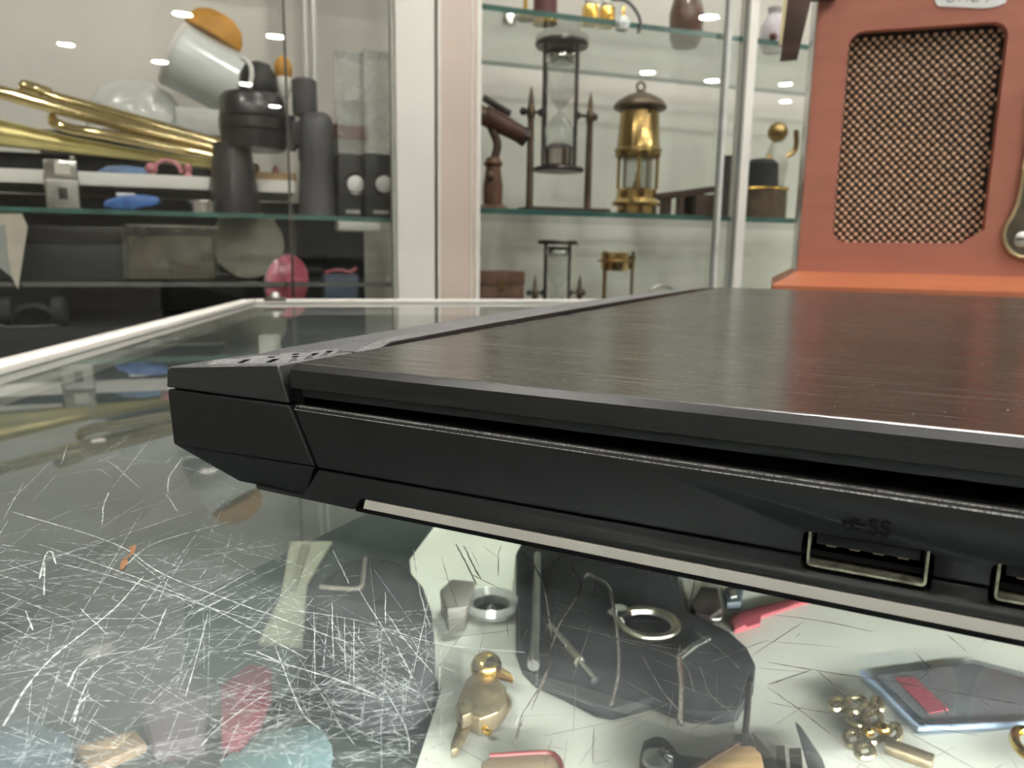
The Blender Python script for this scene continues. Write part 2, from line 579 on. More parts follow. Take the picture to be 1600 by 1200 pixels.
bold = [
    ([(5, 1135), (45, 1070), (85, 1025), (150, 975), (185, 945), (225, 900)], 3), ([(0, 1010), (120, 970), (260, 960), (400, 890)], 1.8),
    ([(-5, 895), (120, 860), (300, 800)], 1.5), ([(20, 800), (180, 850), (260, 900), (420, 960), (560, 1010)], 1.8), ([(60, 850), (220, 905), (350, 960), (480, 1030)], 1.6),
    ([(90, 880), (190, 905), (330, 950), (450, 985)], 1.6), ([(110, 1130), (150, 1050), (230, 1010), (330, 970), (400, 930)], 1.8), ([(0, 1055), (90, 1040), (160, 1025), (260, 1010)], 1.5),
    ([(115, 1130), (125, 1100), (140, 1085)], 3), ([(105, 1075), (120, 1045), (137, 1030)], 3), ([(62, 905), (70, 870), (80, 862), (88, 882)], 2.2), ([(70, 880), (69, 930)], 2.0),
    ([(300, 960), (370, 925)], 2.2), ([(310, 1170), (345, 1135), (420, 1080)], 2.0), ([(190, 890), (240, 850), (360, 815)], 1.6), ([(40, 955), (52, 985)], 2.2),
    ([(125, 950), (168, 992)], 1.8), ([(240, 1000), (260, 950)], 1.6), ([(290, 1090), (325, 960)], 1.6), ([(310, 870), (440, 850)], 1.4), ([(380, 1020), (520, 1060), (600, 1092)], 3.0),
    ([(524, 1072), (600, 1094)], 3), ([(525, 1110), (572, 1127)], 2.2), ([(400, 1018), (452, 1042)], 2.6), ([(430, 1010), (470, 1110), (500, 1140)], 2.0), ([(620, 1010), (640, 1050), (643, 1062)], 2.6),
    ([(605, 960), (640, 1010), (676, 1052)], 1.8), ([(560, 920), (600, 985), (615, 1010)], 1.6), ([(519, 940), (521, 1030)], 2.0), ([(553, 970), (553, 1075)], 1.8), ([(491, 955), (492, 1065)], 1.6),
    ([(538, 965), (540, 1050)], 1.4), ([(602, 925), (602, 975)], 1.8), ([(645, 858), (655, 920), (672, 980)], 1.8), ([(672, 925), (660, 985), (643, 1060)], 1.4), ([(430, 950), (560, 970), (680, 1005), (820, 1020)], 1.5),
    ([(520, 860), (535, 890), (545, 912)], 2.0), ([(712, 850), (728, 880), (745, 915)], 2.8), ([(725, 853), (740, 885), (752, 905)], 2.8), ([(735, 897), (780, 920)], 2.4), ([(680, 1000), (800, 985)], 1.8),
    ([(812, 862), (835, 885), (850, 920), (862, 995)], 2.8), ([(893, 885), (907, 920), (870, 985), (850, 1060), (815, 1120), (805, 1170)], 2.8), ([(862, 1005), (855, 1050), (830, 1110)], 2.6),
    ([(925, 898), (950, 918), (960, 950), (967, 1040), (960, 1085), (953, 1105)], 3.0), ([(1108, 998), (1080, 1012), (1060, 1030), (1065, 1075), (1063, 1140)], 3.6), ([(820, 1120), (800, 1165)], 2.0),
    ([(870, 975), (1030, 1010), (1140, 1025)], 1.4), ([(950, 995), (1060, 1030), (1085, 1080)], 1.6), ([(1085, 985), (1130, 1020), (1155, 1045)], 2.0), ([(1093, 1040), (1110, 1085), (1145, 1115)], 1.8),
    ([(1000, 1020), (1035, 1080), (1060, 1110)], 1.6), ([(865, 1078), (930, 1105)], 2.2), ([(928, 1135), (926, 1195)], 2.2), ([(850, 1150), (1000, 1120)], 1.4), ([(1110, 1035), (1200, 1000)], 1.6),
    ([(1200, 1035), (1268, 1047), (1420, 1070), (1600, 1102)], 2.6), ([(1268, 1047), (1200, 1070)], 3.0), ([(1275, 1047), (1340, 1100), (1420, 1145), (1530, 1205)], 2.0), ([(1200, 1075), (1250, 1110), (1325, 1170)], 2.0),
    ([(1200, 1098), (1280, 1112), (1400, 1130), (1530, 1150)], 1.8), ([(1205, 960), (1290, 972), (1365, 988)], 2.2), ([(1480, 992), (1510, 1018)], 1.6), ([(1430, 1020), (1460, 1050)], 1.6), ([(1175, 1025), (1255, 972)], 1.4),
    ([(640, 1180), (635, 1140), (600, 1075)], 1.4), ([(690, 870), (700, 905), (715, 950)], 1.2), ([(160, 820), (162, 790), (170, 770)], 1.2), ([(262, 770), (265, 745), (285, 715)], 1.2), ([(258, 770), (278, 800)], 1.2),
]
for pp, w in bold:
    px_scratch(pp, w)


def rnd_scratches(n, x0, x1, y0, y1, angs, l0, l1, w0, w1):
    for _ in range(n):
        x, y = random.uniform(x0, x1), random.uniform(y0, y1)
        a = math.radians(random.gauss(*random.choice(angs)))
        l = random.uniform(l0, l1) * random.choice((1, 1, 0.4))
        dx, dy = math.cos(a) * l / 2, -math.sin(a) * l / 2
        b = random.uniform(-0.06, 0.06) * l
        px_scratch([(x - dx, y - dy), (x + dx, y + dy)], random.uniform(w0, w1), 0.25, 3, True)


A1 = [(24, 9), (12, 7), (-22, 8), (55, 15), (3, 6)]
rnd_scratches(330, -30, 460, 850, 1230, A1, 50, 280, 0.5, 1.2)
rnd_scratches(150, -30, 620, 870, 1230, A1, 10, 50, 0.5, 1.2)
rnd_scratches(60, 0, 380, 690, 870, A1, 30, 120, 0.5, 0.9)
rnd_scratches(120, 430, 690, 950, 1200, [(-12, 9), (22, 9), (87, 5), (-50, 10), (4, 6)], 40, 190, 0.6, 1.3)
rnd_scratches(90, 520, 640, 990, 1090, [(-14, 14), (22, 12), (-40, 12)], 15, 80, 0.5, 1.5)
rnd_scratches(190, 330, 640, 1070, 1230, [(18, 10), (-15, 10), (5, 6)], 20, 130, 0.5, 1.7)
rnd_scratches(90, 650, 1180, 850, 1200, [(-35, 25), (30, 25), (-8, 12), (80, 12)], 20, 110, 0.5, 1.3)
rnd_scratches(40, 1180, 1640, 980, 1230, [(-35, 20), (25, 25), (-8, 10)], 20, 120, 0.5, 1.2)
so = sb.build('scratches', None, counter, smooth=False, mats=[M_scr, M_scf, M_scd])
so['kind'] = 'stuff'

# a crumb of dry leaf on the glass
lf = thing('leaf_scrap', 'tiny brown scrap of dry leaf on the scratched glass', 'leaf', at_z(200, 878, GZ + 0.0001))


def leafpt(x, y, z=0.0):
    return at_z(x, y, GZ + 0.0001) - lf.location + Vector((0, 0, z))


M_leaf = mat('dry_leaf', (0.22, 0.11, 0.05), 0.7, var=0.4, scale=400)
B().faces([leafpt(186, 892), leafpt(190, 879, .0004), leafpt(198, 873, .0006), leafpt(200, 880, .0002), leafpt(193, 890, .0001)], [(0, 1, 2, 3, 4)]).build('blade', M_leaf, lf)
B().faces([leafpt(197, 874), leafpt(204, 868, .0006), leafpt(203, 861, .0009), leafpt(214, 861, .0012), leafpt(210, 869, .0006)], [(0, 1, 2, 3, 4)]).build('blade', M_leaf, lf)

# ---------------------------------------------------------------- laptop
ZL = CAM.z - 0.0194
L0 = at_z(453, 566.7, ZL)
YL = math.radians(-26.2)
mm = 0.001
lap = thing('laptop', 'closed black gaming laptop with brushed lid lying on the glass counter', 'laptop', (L0.x, L0.y, ZL), YL)
M_case = mat('laptop_case', (0.0045, 0.0048, 0.005), 0.5, spec=0.24, var=0.12, scale=300, bump=0.25, bscale=2500, dist=0.0001)
M_caserough = mat('laptop_grain', (0.009, 0.0095, 0.01), 0.42, var=0.3, scale=900, bump=0.5, bscale=2600, dist=0.0001, spec=0.5)
M_gap = mat('laptop_gap', (0.0025, 0.0025, 0.003), 0.7, var=0.1, spec=0.08)
M_rubber = mat('bezel_rubber', (0.006, 0.008, 0.008), 0.55, spec=0.3, var=0.2, scale=200)
M_strip = mat('pale_strip', (0.78, 0.70, 0.63), 0.35, var=0.05, scale=60)
# brushed lid
M_lid = bpy.data.materials.new('brushed_lid')
M_lid.use_nodes = True
nt = M_lid.node_tree
b = nt.nodes['Principled BSDF']
tc = N(nt, 'ShaderNodeTexCoord')
mp = N(nt, 'ShaderNodeMapping')
mp.inputs['Rotation'].default_value = (0, 0, math.radians(-43))
mp.inputs['Scale'].default_value = (14, 620, 620)
nt.links.new(tc.outputs['Object'], mp.inputs['Vector'])
no = N(nt, 'ShaderNodeTexNoise')
no.inputs['Scale'].default_value = 1.0
no.inputs['Detail'].default_value = 6
no.inputs['Roughness'].default_value = 0.7
nt.links.new(mp.outputs[0], no.inputs['Vector'])
rp = N(nt, 'ShaderNodeValToRGB')
rp.color_ramp.elements[0].color = (0.065, 0.064, 0.060, 1)
rp.color_ramp.elements[1].color = (0.23, 0.225, 0.21, 1)
nt.links.new(no.outputs['Fac'], rp.inputs[0])
nt.links.new(rp.outputs[0], b.inputs['Base Color'])
mr = N(nt, 'ShaderNodeMapRange')
mr.inputs['From Min'].default_value = 0.3
mr.inputs['From Max'].default_value = 0.7
mr.inputs['To Min'].default_value = 0.13
mr.inputs['To Max'].default_value = 0.36
nt.links.new(no.outputs['Fac'], mr.inputs['Value'])
nt.links.new(mr.outputs[0], b.inputs['Roughness'])
bp = N(nt, 'ShaderNodeBump')
bp.inputs['Strength'].default_value = 0.5
bp.inputs['Distance'].default_value = 0.00006
nt.links.new(no.outputs['Fac'], bp.inputs['Height'])
nt.links.new(bp.outputs[0], b.inputs['Normal'])
b.inputs['Metallic'].default_value = 0.93
M_lidside = mat('brushed_lid_edge', (0.006, 0.006, 0.0065), 0.36, var=0.7, spec=0.35, scale=60, stretch=(0.4, 60, 60), bump=0.3, bscale=60, dist=0.00006)

LW, LD = 0.365, 0.235                      # along the hinge, front to back


def K(pts):
    return [(x * mm, z * mm) for x, z in pts]


# lid slab with chamfered rim
lidp = [(0.0, 0.0), (LD, 0.0), (LD, LW), (0.0, LW)]


def inset(d):
    return [(d, d), (LD - d, d), (LD - d, LW - d), (d, LW - d)]


lb = B()
rings = [(0.0010, 0.0), (0.0008, -0.00012), (0.0, -0.0012), (0.0, -0.0043), (0.0012, -0.0046)]
vr = [[lb.bm.verts.new((x, y, z)) for x, y in inset(d)] for d, z in rings]
for A_, C_ in zip(vr[:-1], vr[1:]):
    for j in range(4):
        f = lb.bm.faces.new((A_[j], A_[(j + 1) % 4], C_[(j + 1) % 4], C_[j]))
        f.material_index = 2 if A_ is vr[0] else 1
lb.bm.faces.new(vr[0]).material_index = 0
lb.bm.faces.new(list(reversed(vr[-1]))).material_index = 1
lid = lb.build('lid', None, lap, smooth=False, mats=[M_lid, M_lidside, mat('polished_edge', (0.20, 0.20, 0.20), 0.34, metal=0.8, var=0.3, scale=300)])
lid.data.shade_smooth()
lid.data.set_sharp_from_angle(angle=math.radians(20))
B().box(0.0012, LD - 0.001, 0.0013, LW - 0.0013, -0.0061, -0.0045).build('screen_bezel', M_rubber, lap, bevel=0.0004)
# base: deck band, rear end follows the slanted seam
base = B().prism([(x, 0.0, z) for x, z in K([(0.2, -7.55), (60, -8.15), (120, -8.75), (235, -9.4), (235, -17.9), (5.25, -17.9)])], (0, LW, 0)).build('base', M_case, lap, bevel=0.0006, seg=3)
M_glint = mat('deck_glint', (0.02, 0.02, 0.02), 0.35, metal=0.7, col2=(0.55, 0.55, 0.54), scale=2600, bump=1.0, bscale=2600, dist=0.0004, spec=0.8)  # sparkle of overhead light painted into the bevel colour
top = [(0.6, -7.5), (60, -8.08), (120, -8.68), (234.6, -9.33)]
B().prism([(x * mm, -0.00006, (z - 0.62) * mm) for x, z in top] + [(x * mm, 0.00045, (z + 0.03) * mm) for x, z in reversed(top)],
          [(x * mm, 0.0012, (z - 0.62) * mm) for x, z in top] + [(x * mm, 0.0012, (z + 0.03) * mm) for x, z in reversed(top)]).build('deck_glint', M_glint, lap)
bc = B().prism([(x * mm, 0.0002, z * mm) for x, z in [(5.3, -18.25), (235, -18.25), (235, -22.0), (14.3, -22.0), (12.5, -24.3), (1.1, -24.1)]],
               [((x * mm), y * mm, z * mm) for x, y, z in [(5.3, 364.8, -18.25), (235, 364.8, -18.25), (235, 364, -22.0), (14.3, 364, -22.0), (12.5, 363, -24.3), (1.1, 363, -24.1)]])
bcover = bc.build('bottom_cover', M_case, lap, bevel=0.0004, seg=2)
B().box(0.0135, LD - 0.002, 0.0022, LW - 0.003, -0.0186, -0.0178).build('seam_gap', M_gap, lap)
# pale strip below, on its dark lip
B().hexa([(14.2 * mm, 0.9 * mm, -23.9 * mm), (.235, 0.9 * mm, -23.9 * mm), (.235, 20 * mm, -23.9 * mm), (14.2 * mm, 20 * mm, -23.9 * mm),
          (15.2 * mm, 0.2 * mm, -22.05 * mm), (.235, 0.2 * mm, -22.05 * mm), (.235, 20 * mm, -22.05 * mm), (15.2 * mm, 20 * mm, -22.05 * mm)]).build('side_strip', M_strip, lap)
B().box(0.0125, LD, 0.0008, LW - 0.001, -0.0247, -0.0239).build('bottom_lip', M_gap, lap, bevel=0.0003)
# rear block below the horizontal seam: upright face, then a chamfer running under
rb = B()
rb.prism([(x * mm, 0, z * mm) for x, z in [(-30.9, -7.55), (-0.6, -7.5), (4.55, -17.8), (-22, -18.3), (-30.1, -18.4)]], (0, LW, 0))
rear = rb.build('rear_block', M_case, lap, bevel=0.0006, seg=3)
ch = [(-30.1, 0.2, -18.3), (-22, 0, -18.2), (4.5, 0, -17.85), (0.75, 2.2, -24.2), (-11.7, 3.0, -24.4), (-16.4, 3.0, -24.4)]
cb = B().prism([(x * mm, y * mm, z * mm) for x, y, z in ch], [(x * mm, LW - y * mm, z * mm) for x, y, z in ch])
cb.build('rear_chamfer', M_case, lap, bevel=0.0004)
B().prism([(x * mm, 2.2 * mm, z * mm) for x, z in [(-11.7, -24.2), (11.3, -24.2), (11.0, -25.1), (-11.0, -24.9)]], (0, 0.02, 0)).build('rubber_foot', M_rubber, lap, bevel=0.0003)
# standing feet further in under the base
for x, y in ((0.075, 0.09), (0.19, 0.09), (0.075, 0.28), (0.19, 0.28)):
    B().lathe([(0.010, -(ZL - GZ) + 0.0001), (0.012, -0.0247)], (x, y, 0), 20).build('rubber_foot', M_rubber, lap)
# hinge cover above the seam: end cap and raised ridge
e0 = K([(-30.6, -3.6), (-29.6, -3.1), (-3.0, -0.6), (-0.5, -7.2), (-31.0, -7.2)])
e1 = K([(-30.6, -3.6), (-29.6, -3.1), (-3.0, -0.7), (-1.2, -7.2), (-31.0, -7.2)])
cap_ = B().prism([(x, 0.0, z) for x, z in e0], [(x, 0.021, z) for x, z in e1]).build('hinge_cap', M_caserough, lap, bevel=0.0005, seg=3)
hc = B()
secs = [(0.0212, [(-30.6, -3.5), (-13, -1.4), (-3.0, -0.6), (-1.6, -2.2), (-1.4, -7.2), (-31, -7.2)]),
        (0.031, [(-30.6, -3.0), (-13.5, 0.2), (-3.0, 0.9), (-1.0, 0.5), (-0.9, -7.2), (-31, -7.2)]),
        (0.08, [(-30.6, -2.6), (-13.5, 0.9), (-3.2, 1.4), (-1.0, 0.9), (-0.9, -7.2), (-31, -7.2)]),
        (0.20, [(-30.6, -2.6), (-12.5, 0.9), (-3.2, 1.7), (-1.0, 1.2), (-0.9, -7.2), (-31, -7.2)]),
        (0.30, [(-30.6, -2.6), (-10, 0.9), (-3.0, 1.5), (-1.0, 1.0), (-0.9, -7.2), (-31, -7.2)]),
        (0.355, [(-30.6, -3.2), (-8, 0.3), (-3.0, 0.6), (-1.0, 0.2), (-0.9, -7.2), (-31, -7.2)])]
vs = [[hc.bm.verts.new((x * mm, y, z * mm)) for x, z in s] for y, s in secs]
for A_, C_ in zip(vs[:-1], vs[1:]):
    for j in range(6):
        hc.bm.faces.new((A_[j], A_[(j + 1) % 6], C_[(j + 1) % 6], C_[j]))
hc.bm.faces.new(vs[0])
hc.bm.faces.new(list(reversed(vs[-1])))
hinge = hc.build('hinge_cover', M_caserough, lap, bevel=0.0004)
B().box(-0.0012, 0.0012, 0.002, LW - 0.002, -0.008, -0.0011).build('hinge_gap', M_gap, lap)
# raised vent ribs with dark holes on the end cap


M_sheen = mat('laptop_top_sheen', (0.11, 0.113, 0.12), 0.34, var=0.5, scale=1500, bump=1.0, bscale=3000, dist=0.0003, spec=0.9)  # grazing sheen on black plastic, painted as a paler top
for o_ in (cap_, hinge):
    o_.data.materials.append(M_sheen)
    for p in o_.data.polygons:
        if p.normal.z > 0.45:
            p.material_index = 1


def captop(x):
    return (-0.6 + (x + 3.0) * (2.5 / 26.6)) * mm


for i, y in enumerate((2.6, 7.0, 11.4, 15.8)):
    x0, x1 = -24 + i * 4.3, -3.6 - i * 0.15
    def zt3(x, h):
        return captop(x) + h * mm
    A0 = [(x0, y, -0.2), (x1, y, -0.2), (x1 - 0.4, y + 3.6, -0.2), (x0 + 2.2, y + 3.6, -0.2)]
    A1 = [(x0 + 0.8, y + 2.4, 0.62), (x1 - 0.2, y + 2.4, 0.62), (x1 - 0.4, y + 3.4, 0.62), (x0 + 2.2, y + 3.4, 0.62)]
    rib = B().prism([(x * mm, yy * mm, zt3(x, h)) for x, yy, h in A0], [(x * mm, yy * mm, zt3(x, h)) for x, yy, h in A1])
    r_ = rib.build('vent_rib', mat('rib_sheen', (0.21, 0.214, 0.225), 0.4, var=0.4, scale=1500, bump=0.8, bscale=3000, dist=0.0002, spec=0.9), lap)  # bright reflection on the ribs put into this paler colour
    for hx in ((-15 + i * 1.9, -8 + i * 0.8) if i < 3 else (-6.5,)):
        H = [(hx - 0.8, y + 0.75, 0.06), (hx + 0.6, y + 0.75, 0.06), (hx + 1.2, y + 2.05, 0.52), (hx - 0.2, y + 2.05, 0.52)]
        B().prism([(x * mm, yy * mm, zt3(x, h - 0.1)) for x, yy, h in H], (0, -0.00004, 0.00016)).build('vent_hole', M_gap, r_)
# fine teeth on the hinge cover's lid side
gb = B()
for k in range(48):
    y = 0.120 + k * 0.0019
    gb.box(-0.00095, -0.00065, y, y + 0.0009, -0.0012, 0.0005)
g_ = gb.build('vent_teeth', M_caserough, lap)
g_['kind'] = 'stuff'


# USB sockets
def usb(x0, x1, z0, z1):
    cc = B().prism([(x, -0.01, z) for x, z in rrect(x0 - .0007, x1 + .0006, z0 - .0009, z1 - .00035, 0.0009)], (0, 0.0225, 0))
    cut(base, cc)
    cc = B().prism([(x, -0.01, z) for x, z in rrect(x0 - .0007, x1 + .0006, z0 - .0009, z1 - .00035, 0.0009)], (0, 0.0225, 0))
    cut(bcover, cc)
    port = bpy.data.objects.new('usb_socket', None)
    port.empty_display_size = 0.005
    COL.objects.link(port)
    port.parent = lap
    sh = B()
    n0 = rrect(x0, x1, z0, z1, 0.0006)
    n1 = rrect(x0 + .0003, x1 - .0003, z0 + .0003, z1 - .0003, 0.0004)
    k = len(n0)
    ya, yb = 0.0006, 0.0115
    for s0, s1, y0, y1 in ((n0, n0, ya, yb), (n1, n1, ya, yb), (n0, n1, ya, ya), (n1, n1, yb, yb)):
        for j in range(k):
            j2 = (j + 1) % k
            p = [(s0[j][0], y0, s0[j][1]), (s0[j2][0], y0, s0[j2][1]), (s1[j2][0], y1, s1[j2][1]), (s1[j][0], y1, s1[j][1])]
            if s0 is s1 and y0 == y1:
                continue
            sh.faces(p, [(0, 1, 2, 3)])
    bmesh.ops.remove_doubles(sh.bm, verts=sh.bm.verts[:], dist=1e-6)
    sh.build('socket_shell', mat('socket_steel', (0.26, 0.25, 0.19), 0.45, metal=0.8, var=0.6, scale=700), port)
    B().box(x0 + .0009, x1 - .0009, 0.0012, 0.0105, z0 + .0029, z0 + .0043).build('socket_tongue', mat('tongue_black', (0.008, 0.008, 0.009), 0.6, spec=0.15), port, bevel=0.0002)
    B().box(x0 + .0002, x1 - .0002, 0.0105, 0.0115, z0 + .0002, z1 - .0002).build('socket_back', M_gap, port)
    for k2 in range(4):
        cx = x0 + (x1 - x0) * (0.2 + 0.2 * k2)
        B().box(cx - .0006, cx + .0006, 0.0014, 0.009, z0 + .0027, z0 + .00295).build('contact', M_bronze, port)


usb(0.0842, 0.0977, -0.0195, -0.0144)
usb(0.1046, 0.1181, -0.0195, -0.0145)
# superspeed mark above the socket: trident and two letters
mk = bpy.data.objects.new('usb_mark', None)
COL.objects.link(mk)
mk.parent = lap
mb = B()
mb.tube([(0.0882, -0.00002, -0.01285), (0.0906, -0.00002, -0.01285)], 0.00013, 6)
mb.tube([(0.0886, -0.00002, -0.01285), (0.0891, -0.00002, -0.0123), (0.0899, -0.00002, -0.0123)], 0.00011, 6)
mb.tube([(0.0888, -0.00002, -0.01285), (0.0894, -0.00002, -0.0134), (0.0901, -0.00002, -0.0134)], 0.00011, 6)
mb.ball((0.0882, 0, -0.01285), 0.00032, n=8).build('trident', M_gap, mk)
fc = bpy.data.curves.new('lettering', 'FONT')
fc.body = 'SS'
fc.size = 0.0029
fc.extrude = 0.00008
fc.offset = 0.00002
ft = bpy.data.objects.new('lettering', fc)
COL.objects.link(ft)
ft.data.materials.append(M_gap)
ft.parent = mk
ft.rotation_euler = (math.radians(90), 0, 0)
ft.location = (0.0907, -0.00002, -0.01385)
bpy.context.view_layer.update()
lm = bpy.data.meshes.new_from_object(ft.evaluated_get(bpy.context.evaluated_depsgraph_get()))
lo = bpy.data.objects.new('letters', lm)
COL.objects.link(lo)
lo.parent = mk
lo.rotation_euler, lo.location = ft.rotation_euler, ft.location
bpy.data.objects.remove(ft)
# dust flecks and hair scratches on the lid
db = B()
for _ in range(150):
    px, py = random.uniform(600, 1600), random.triangular(470, 680, 640)
    p = at_z(px, py, ZL) - L0
    x, y = p.x * math.cos(YL) + p.y * math.sin(YL), -p.x * math.sin(YL) + p.y * math.cos(YL)
    if not (0.004 < x < LD - 0.004 and 0.003 < y < LW - 0.004):
        continue
    s = random.uniform(0.00004, 0.00011)
    a = random.uniform(0, 3.1)
    l = s * random.choice((1, 1, 1.5, 3.0))
    u_ = Vector((math.cos(a), math.sin(a), 0))
    v_ = Vector((-u_.y, u_.x, 0))
    c = Vector((x, y, 0.00002))
    db.faces([c + u_ * l + v_ * s, c - u_ * l + v_ * s, c - u_ * l - v_ * s, c + u_ * l - v_ * s], [(0, 1, 2, 3)])
d_ = db.build('dust_flecks', mat('dust', (0.7, 0.66, 0.58), 0.9), lap, smooth=False)
d_['kind'] = 'stuff'

# ---------------------------------------------------------------- display cabinets
ZS = 1.047                                     # left glass shelf, upper face
ZW = 1.098                                     # white shelf, upper face
ZR = 1.0645                                    # right lower glass shelf, upper face
ZU = 1.338                                     # right upper glass shelf
ZB = 0.81                                      # right bottom board


def frame(name, label):
    return thing(name, label, 'cabinet', CO, YC)


def shelf(par, t0, t1, d0, d1, ztop, th, em=None):
    bb = B()
    bb.box(t0, t1, d0, d1, ztop - th, ztop)
    o = bb.build('glass_shelf', None, par, smooth=False, mats=[M_shelf, em or M_edge])
    for p in o.data.polygons:
        if abs(p.normal.z) < 0.5:
            p.material_index = 1
    return o


lc = frame('display_cabinet', 'white framed glass display cabinet with trombone, binoculars and dark lower shelves')
B().box(-0.121, -0.0685, -0.002, 0.03, 0, 2.3).build('post', M_white, lc, bevel=0.0015)
B().box(-1.32, -1.28, -0.002, 0.03, 0, 2.3).build('post', M_white, lc, bevel=0.0015)
B().box(-1.3, -0.256, 0.002, 0.006, 0.12, 2.1).build('glass_door', M_glass, lc, smooth=False)
B().box(-0.262, -0.121, 0.014, 0.018, 0.12, 2.1).build('glass_door', M_glass, lc, smooth=False)
B().box(-0.2625, -0.2595, 0.0135, 0.0185, 0.12, 2.1).build('door_edge', M_pewter, lc)
B().box(-0.126, -0.1205, 0.004, 0.022, 0.12, 2.1).build('door_channel', mat('grey_green_trim', (0.40, 0.42, 0.36), 0.5), lc)
shelf(lc, -1.28, -0.123, 0.024, 0.30, ZS, 0.006)
shelf(lc, -1.28, -0.123, 0.03, 0.30, 0.957, 0.006, mat('grey_glass_edge', (0.12, 0.13, 0.125), 0.25))
B().box(-1.28, -0.249, 0.10, 0.33, ZW - 0.0175, ZW).build('white_shelf', M_white, lc, bevel=0.001)
B().box(-0.195, -0.122, 0.045, 0.10, 1.0285, 1.0405).build('white_support', M_white, lc, bevel=0.001)
B().box(-1.30, -0.121, 0.315, 0.33, 0, 1.078).build('back_board', M_dark, lc)
B().box(-1.28, -0.121, 0.02, 0.315, 0.80, 0.90).build('bottom_board', M_dark, lc)
for px in (477, 490):
    t, z = tz(px, 60, 0.22)
    B().lathe([(0.005, ZW), (0.005, 2.2)], (t, 0.22, 0), 12).build('shelf_rail', M_alu, lc)

rc = frame('display_cabinet', 'white glass cabinet with hourglasses and a brass miner lamp on green edged shelves')
B().box(-0.0625, -0.003, -0.002, 0.03, 0, 2.3).build('post', M_beige, rc, bevel=0.001)
B().box(-0.0645, -0.0605, -0.005, 0.0, 0, 2.3).build('post_trim', M_white, rc, bevel=0.0008)
B().box(-0.0175, -0.0155, -0.0045, 0.0, 0, 2.3).build('post_trim', M_white, rc, bevel=0.0006)
B().box(-0.0095, -0.003, -0.004, 0.0, 0, 2.3).build('post_trim', M_rim, rc, bevel=0.0008)
tp = tz(1160, 200, 0)[0]
B().box(tp - 0.001, tp + 0.0145, -0.004, 0.022, 0, 2.3).build('post', M_white, rc, bevel=0.001)
te = tz(1126, 225, 0)[0]
B().box(-0.002, te + 0.006, 0.002, 0.006, 0.12, 2.1).build('glass_door', M_glass, rc, smooth=False)
B().box(te - 0.004, tp, 0.012, 0.016, 0.12, 2.1).build('glass_door', M_glass, rc, smooth=False)
B().box(tp + 0.0145, 1.2, 0.006, 0.010, 0.12, 2.1).build('glass_door', M_glass, rc, smooth=False)
B().box(te - 0.0035, te - 0.001, 0.0, 0.004, 0.12, 2.1).build('door_edge', mat('edge_grey', (0.22, 0.23, 0.22), 0.4), rc)
B().box(te + 0.0015, te + 0.0085, 0.0, 0.004, 0.12, 2.1).build('door_edge', mat('edge_light', (0.62, 0.64, 0.62), 0.35), rc)
B().box(tp - 0.004, tp - 0.0018, 0.0, 0.004, 0.12, 2.1).build('door_edge', mat('edge_grey', (0.22, 0.23, 0.22), 0.4), rc)
shelf(rc, -0.003, 1.2, 0.012, 0.31, ZR, 0.008)
shelf(rc, -0.003, 1.2, 0.012, 0.31, ZU, 0.008)
B().box(-0.003, 1.2, 0.012, 0.34, ZB - 0.02, ZB).build('bottom_board', M_white, rc)
B().box(1.2, 1.24, 0.0, 0.34, 0, 2.3).build('post', M_white, rc)
for px, py in ((796, 24),):
    t, z = tz(px, py, 0.02)
    B().lathe([(0.0, -0.016), (0.009, -0.014), (0.010, 0.0), (0.006, 0.008), (0, 0.009)], (t, 0.022, ZU - 0.008), 16).build('shelf_clip', M_chrome, rc)


B().box(0.02, 1.18, 0.03, 0.045, 1.78, 1.79).build('added_light_bar', mat('added_bar_face', (0.9, 0.9, 0.9), 0.4, emit=((1.0, 0.98, 0.92), 24.0)), rc)  # unseen bar added to brighten the back wall of the cabinet
B().box(0.0, 1.2, 0.012, 0.06, 1.791, 1.80).build('added_bar_cover', M_alu, rc)


class CT:
    """a thing in a cabinet; p() gives local metres for a spot read off at this thing's depth"""

    def __init__(s, name, label, cat, px, py, d, zs=None, group=None):
        s.d = d
        s.t, z = tz(px, py, d)
        s.z = z if zs is None else zs
        s.o = thing(name, label, cat, cab(s.t, d, s.z), YC, group)
        s.m = (cab(s.t, d, s.z).y) / FPX * 1.0
        s.floor = 0.0

    def p(s, px, py):
        t, z = tz(px, py, s.d)
        return (t - s.t, z - s.z)

    def P(s, px, py, y=0.0):
        x, z = s.p(px, py)
        return (x, y, z)

    def prof(s, pts, cx):
        """(radius px, py) -> lathe profile; the lowest ring is set on the base"""
        out = []
        for r, py in pts:
            out.append((r * s.m, s.p(cx, py)[1]))
        return out


# --- left: silver lighter
q = CT('pocket_lighter', 'silver pocket lighter standing at the front edge of the glass shelf', 'lighter', 101, 326, 0.055, ZS)
w = 0.0185
B().box(-w, w, -0.0065, 0.0065, 0, 0.036).build('body', M_steel, q.o, bevel=0.002, seg=3)
B().box(-w, w, -0.0065, 0.0065, 0.0366, 0.060).build('lid', M_chrome, q.o, bevel=0.002, seg=3)
B().tube([(-w - 0.001, 0, 0.028), (-w - 0.001, 0, 0.044)], 0.0016, 8).build('hinge', M_chrome, q.o)
B().box(-0.004, 0.006, -0.0069, -0.0064, 0.012, 0.026).build('print', M_pewter, q.o, bevel=0.0002)
B().box(-0.006, 0.011, -0.0069, -0.0064, 0.042, 0.055).build('plate', mat('pale_plate', (0.62, 0.62, 0.55), 0.5), q.o)
B().box(0.010, 0.016, -0.002, 0.002, 0.060, 0.066).build('flint_wheel', M_chrome, q.o, bevel=0.0012)
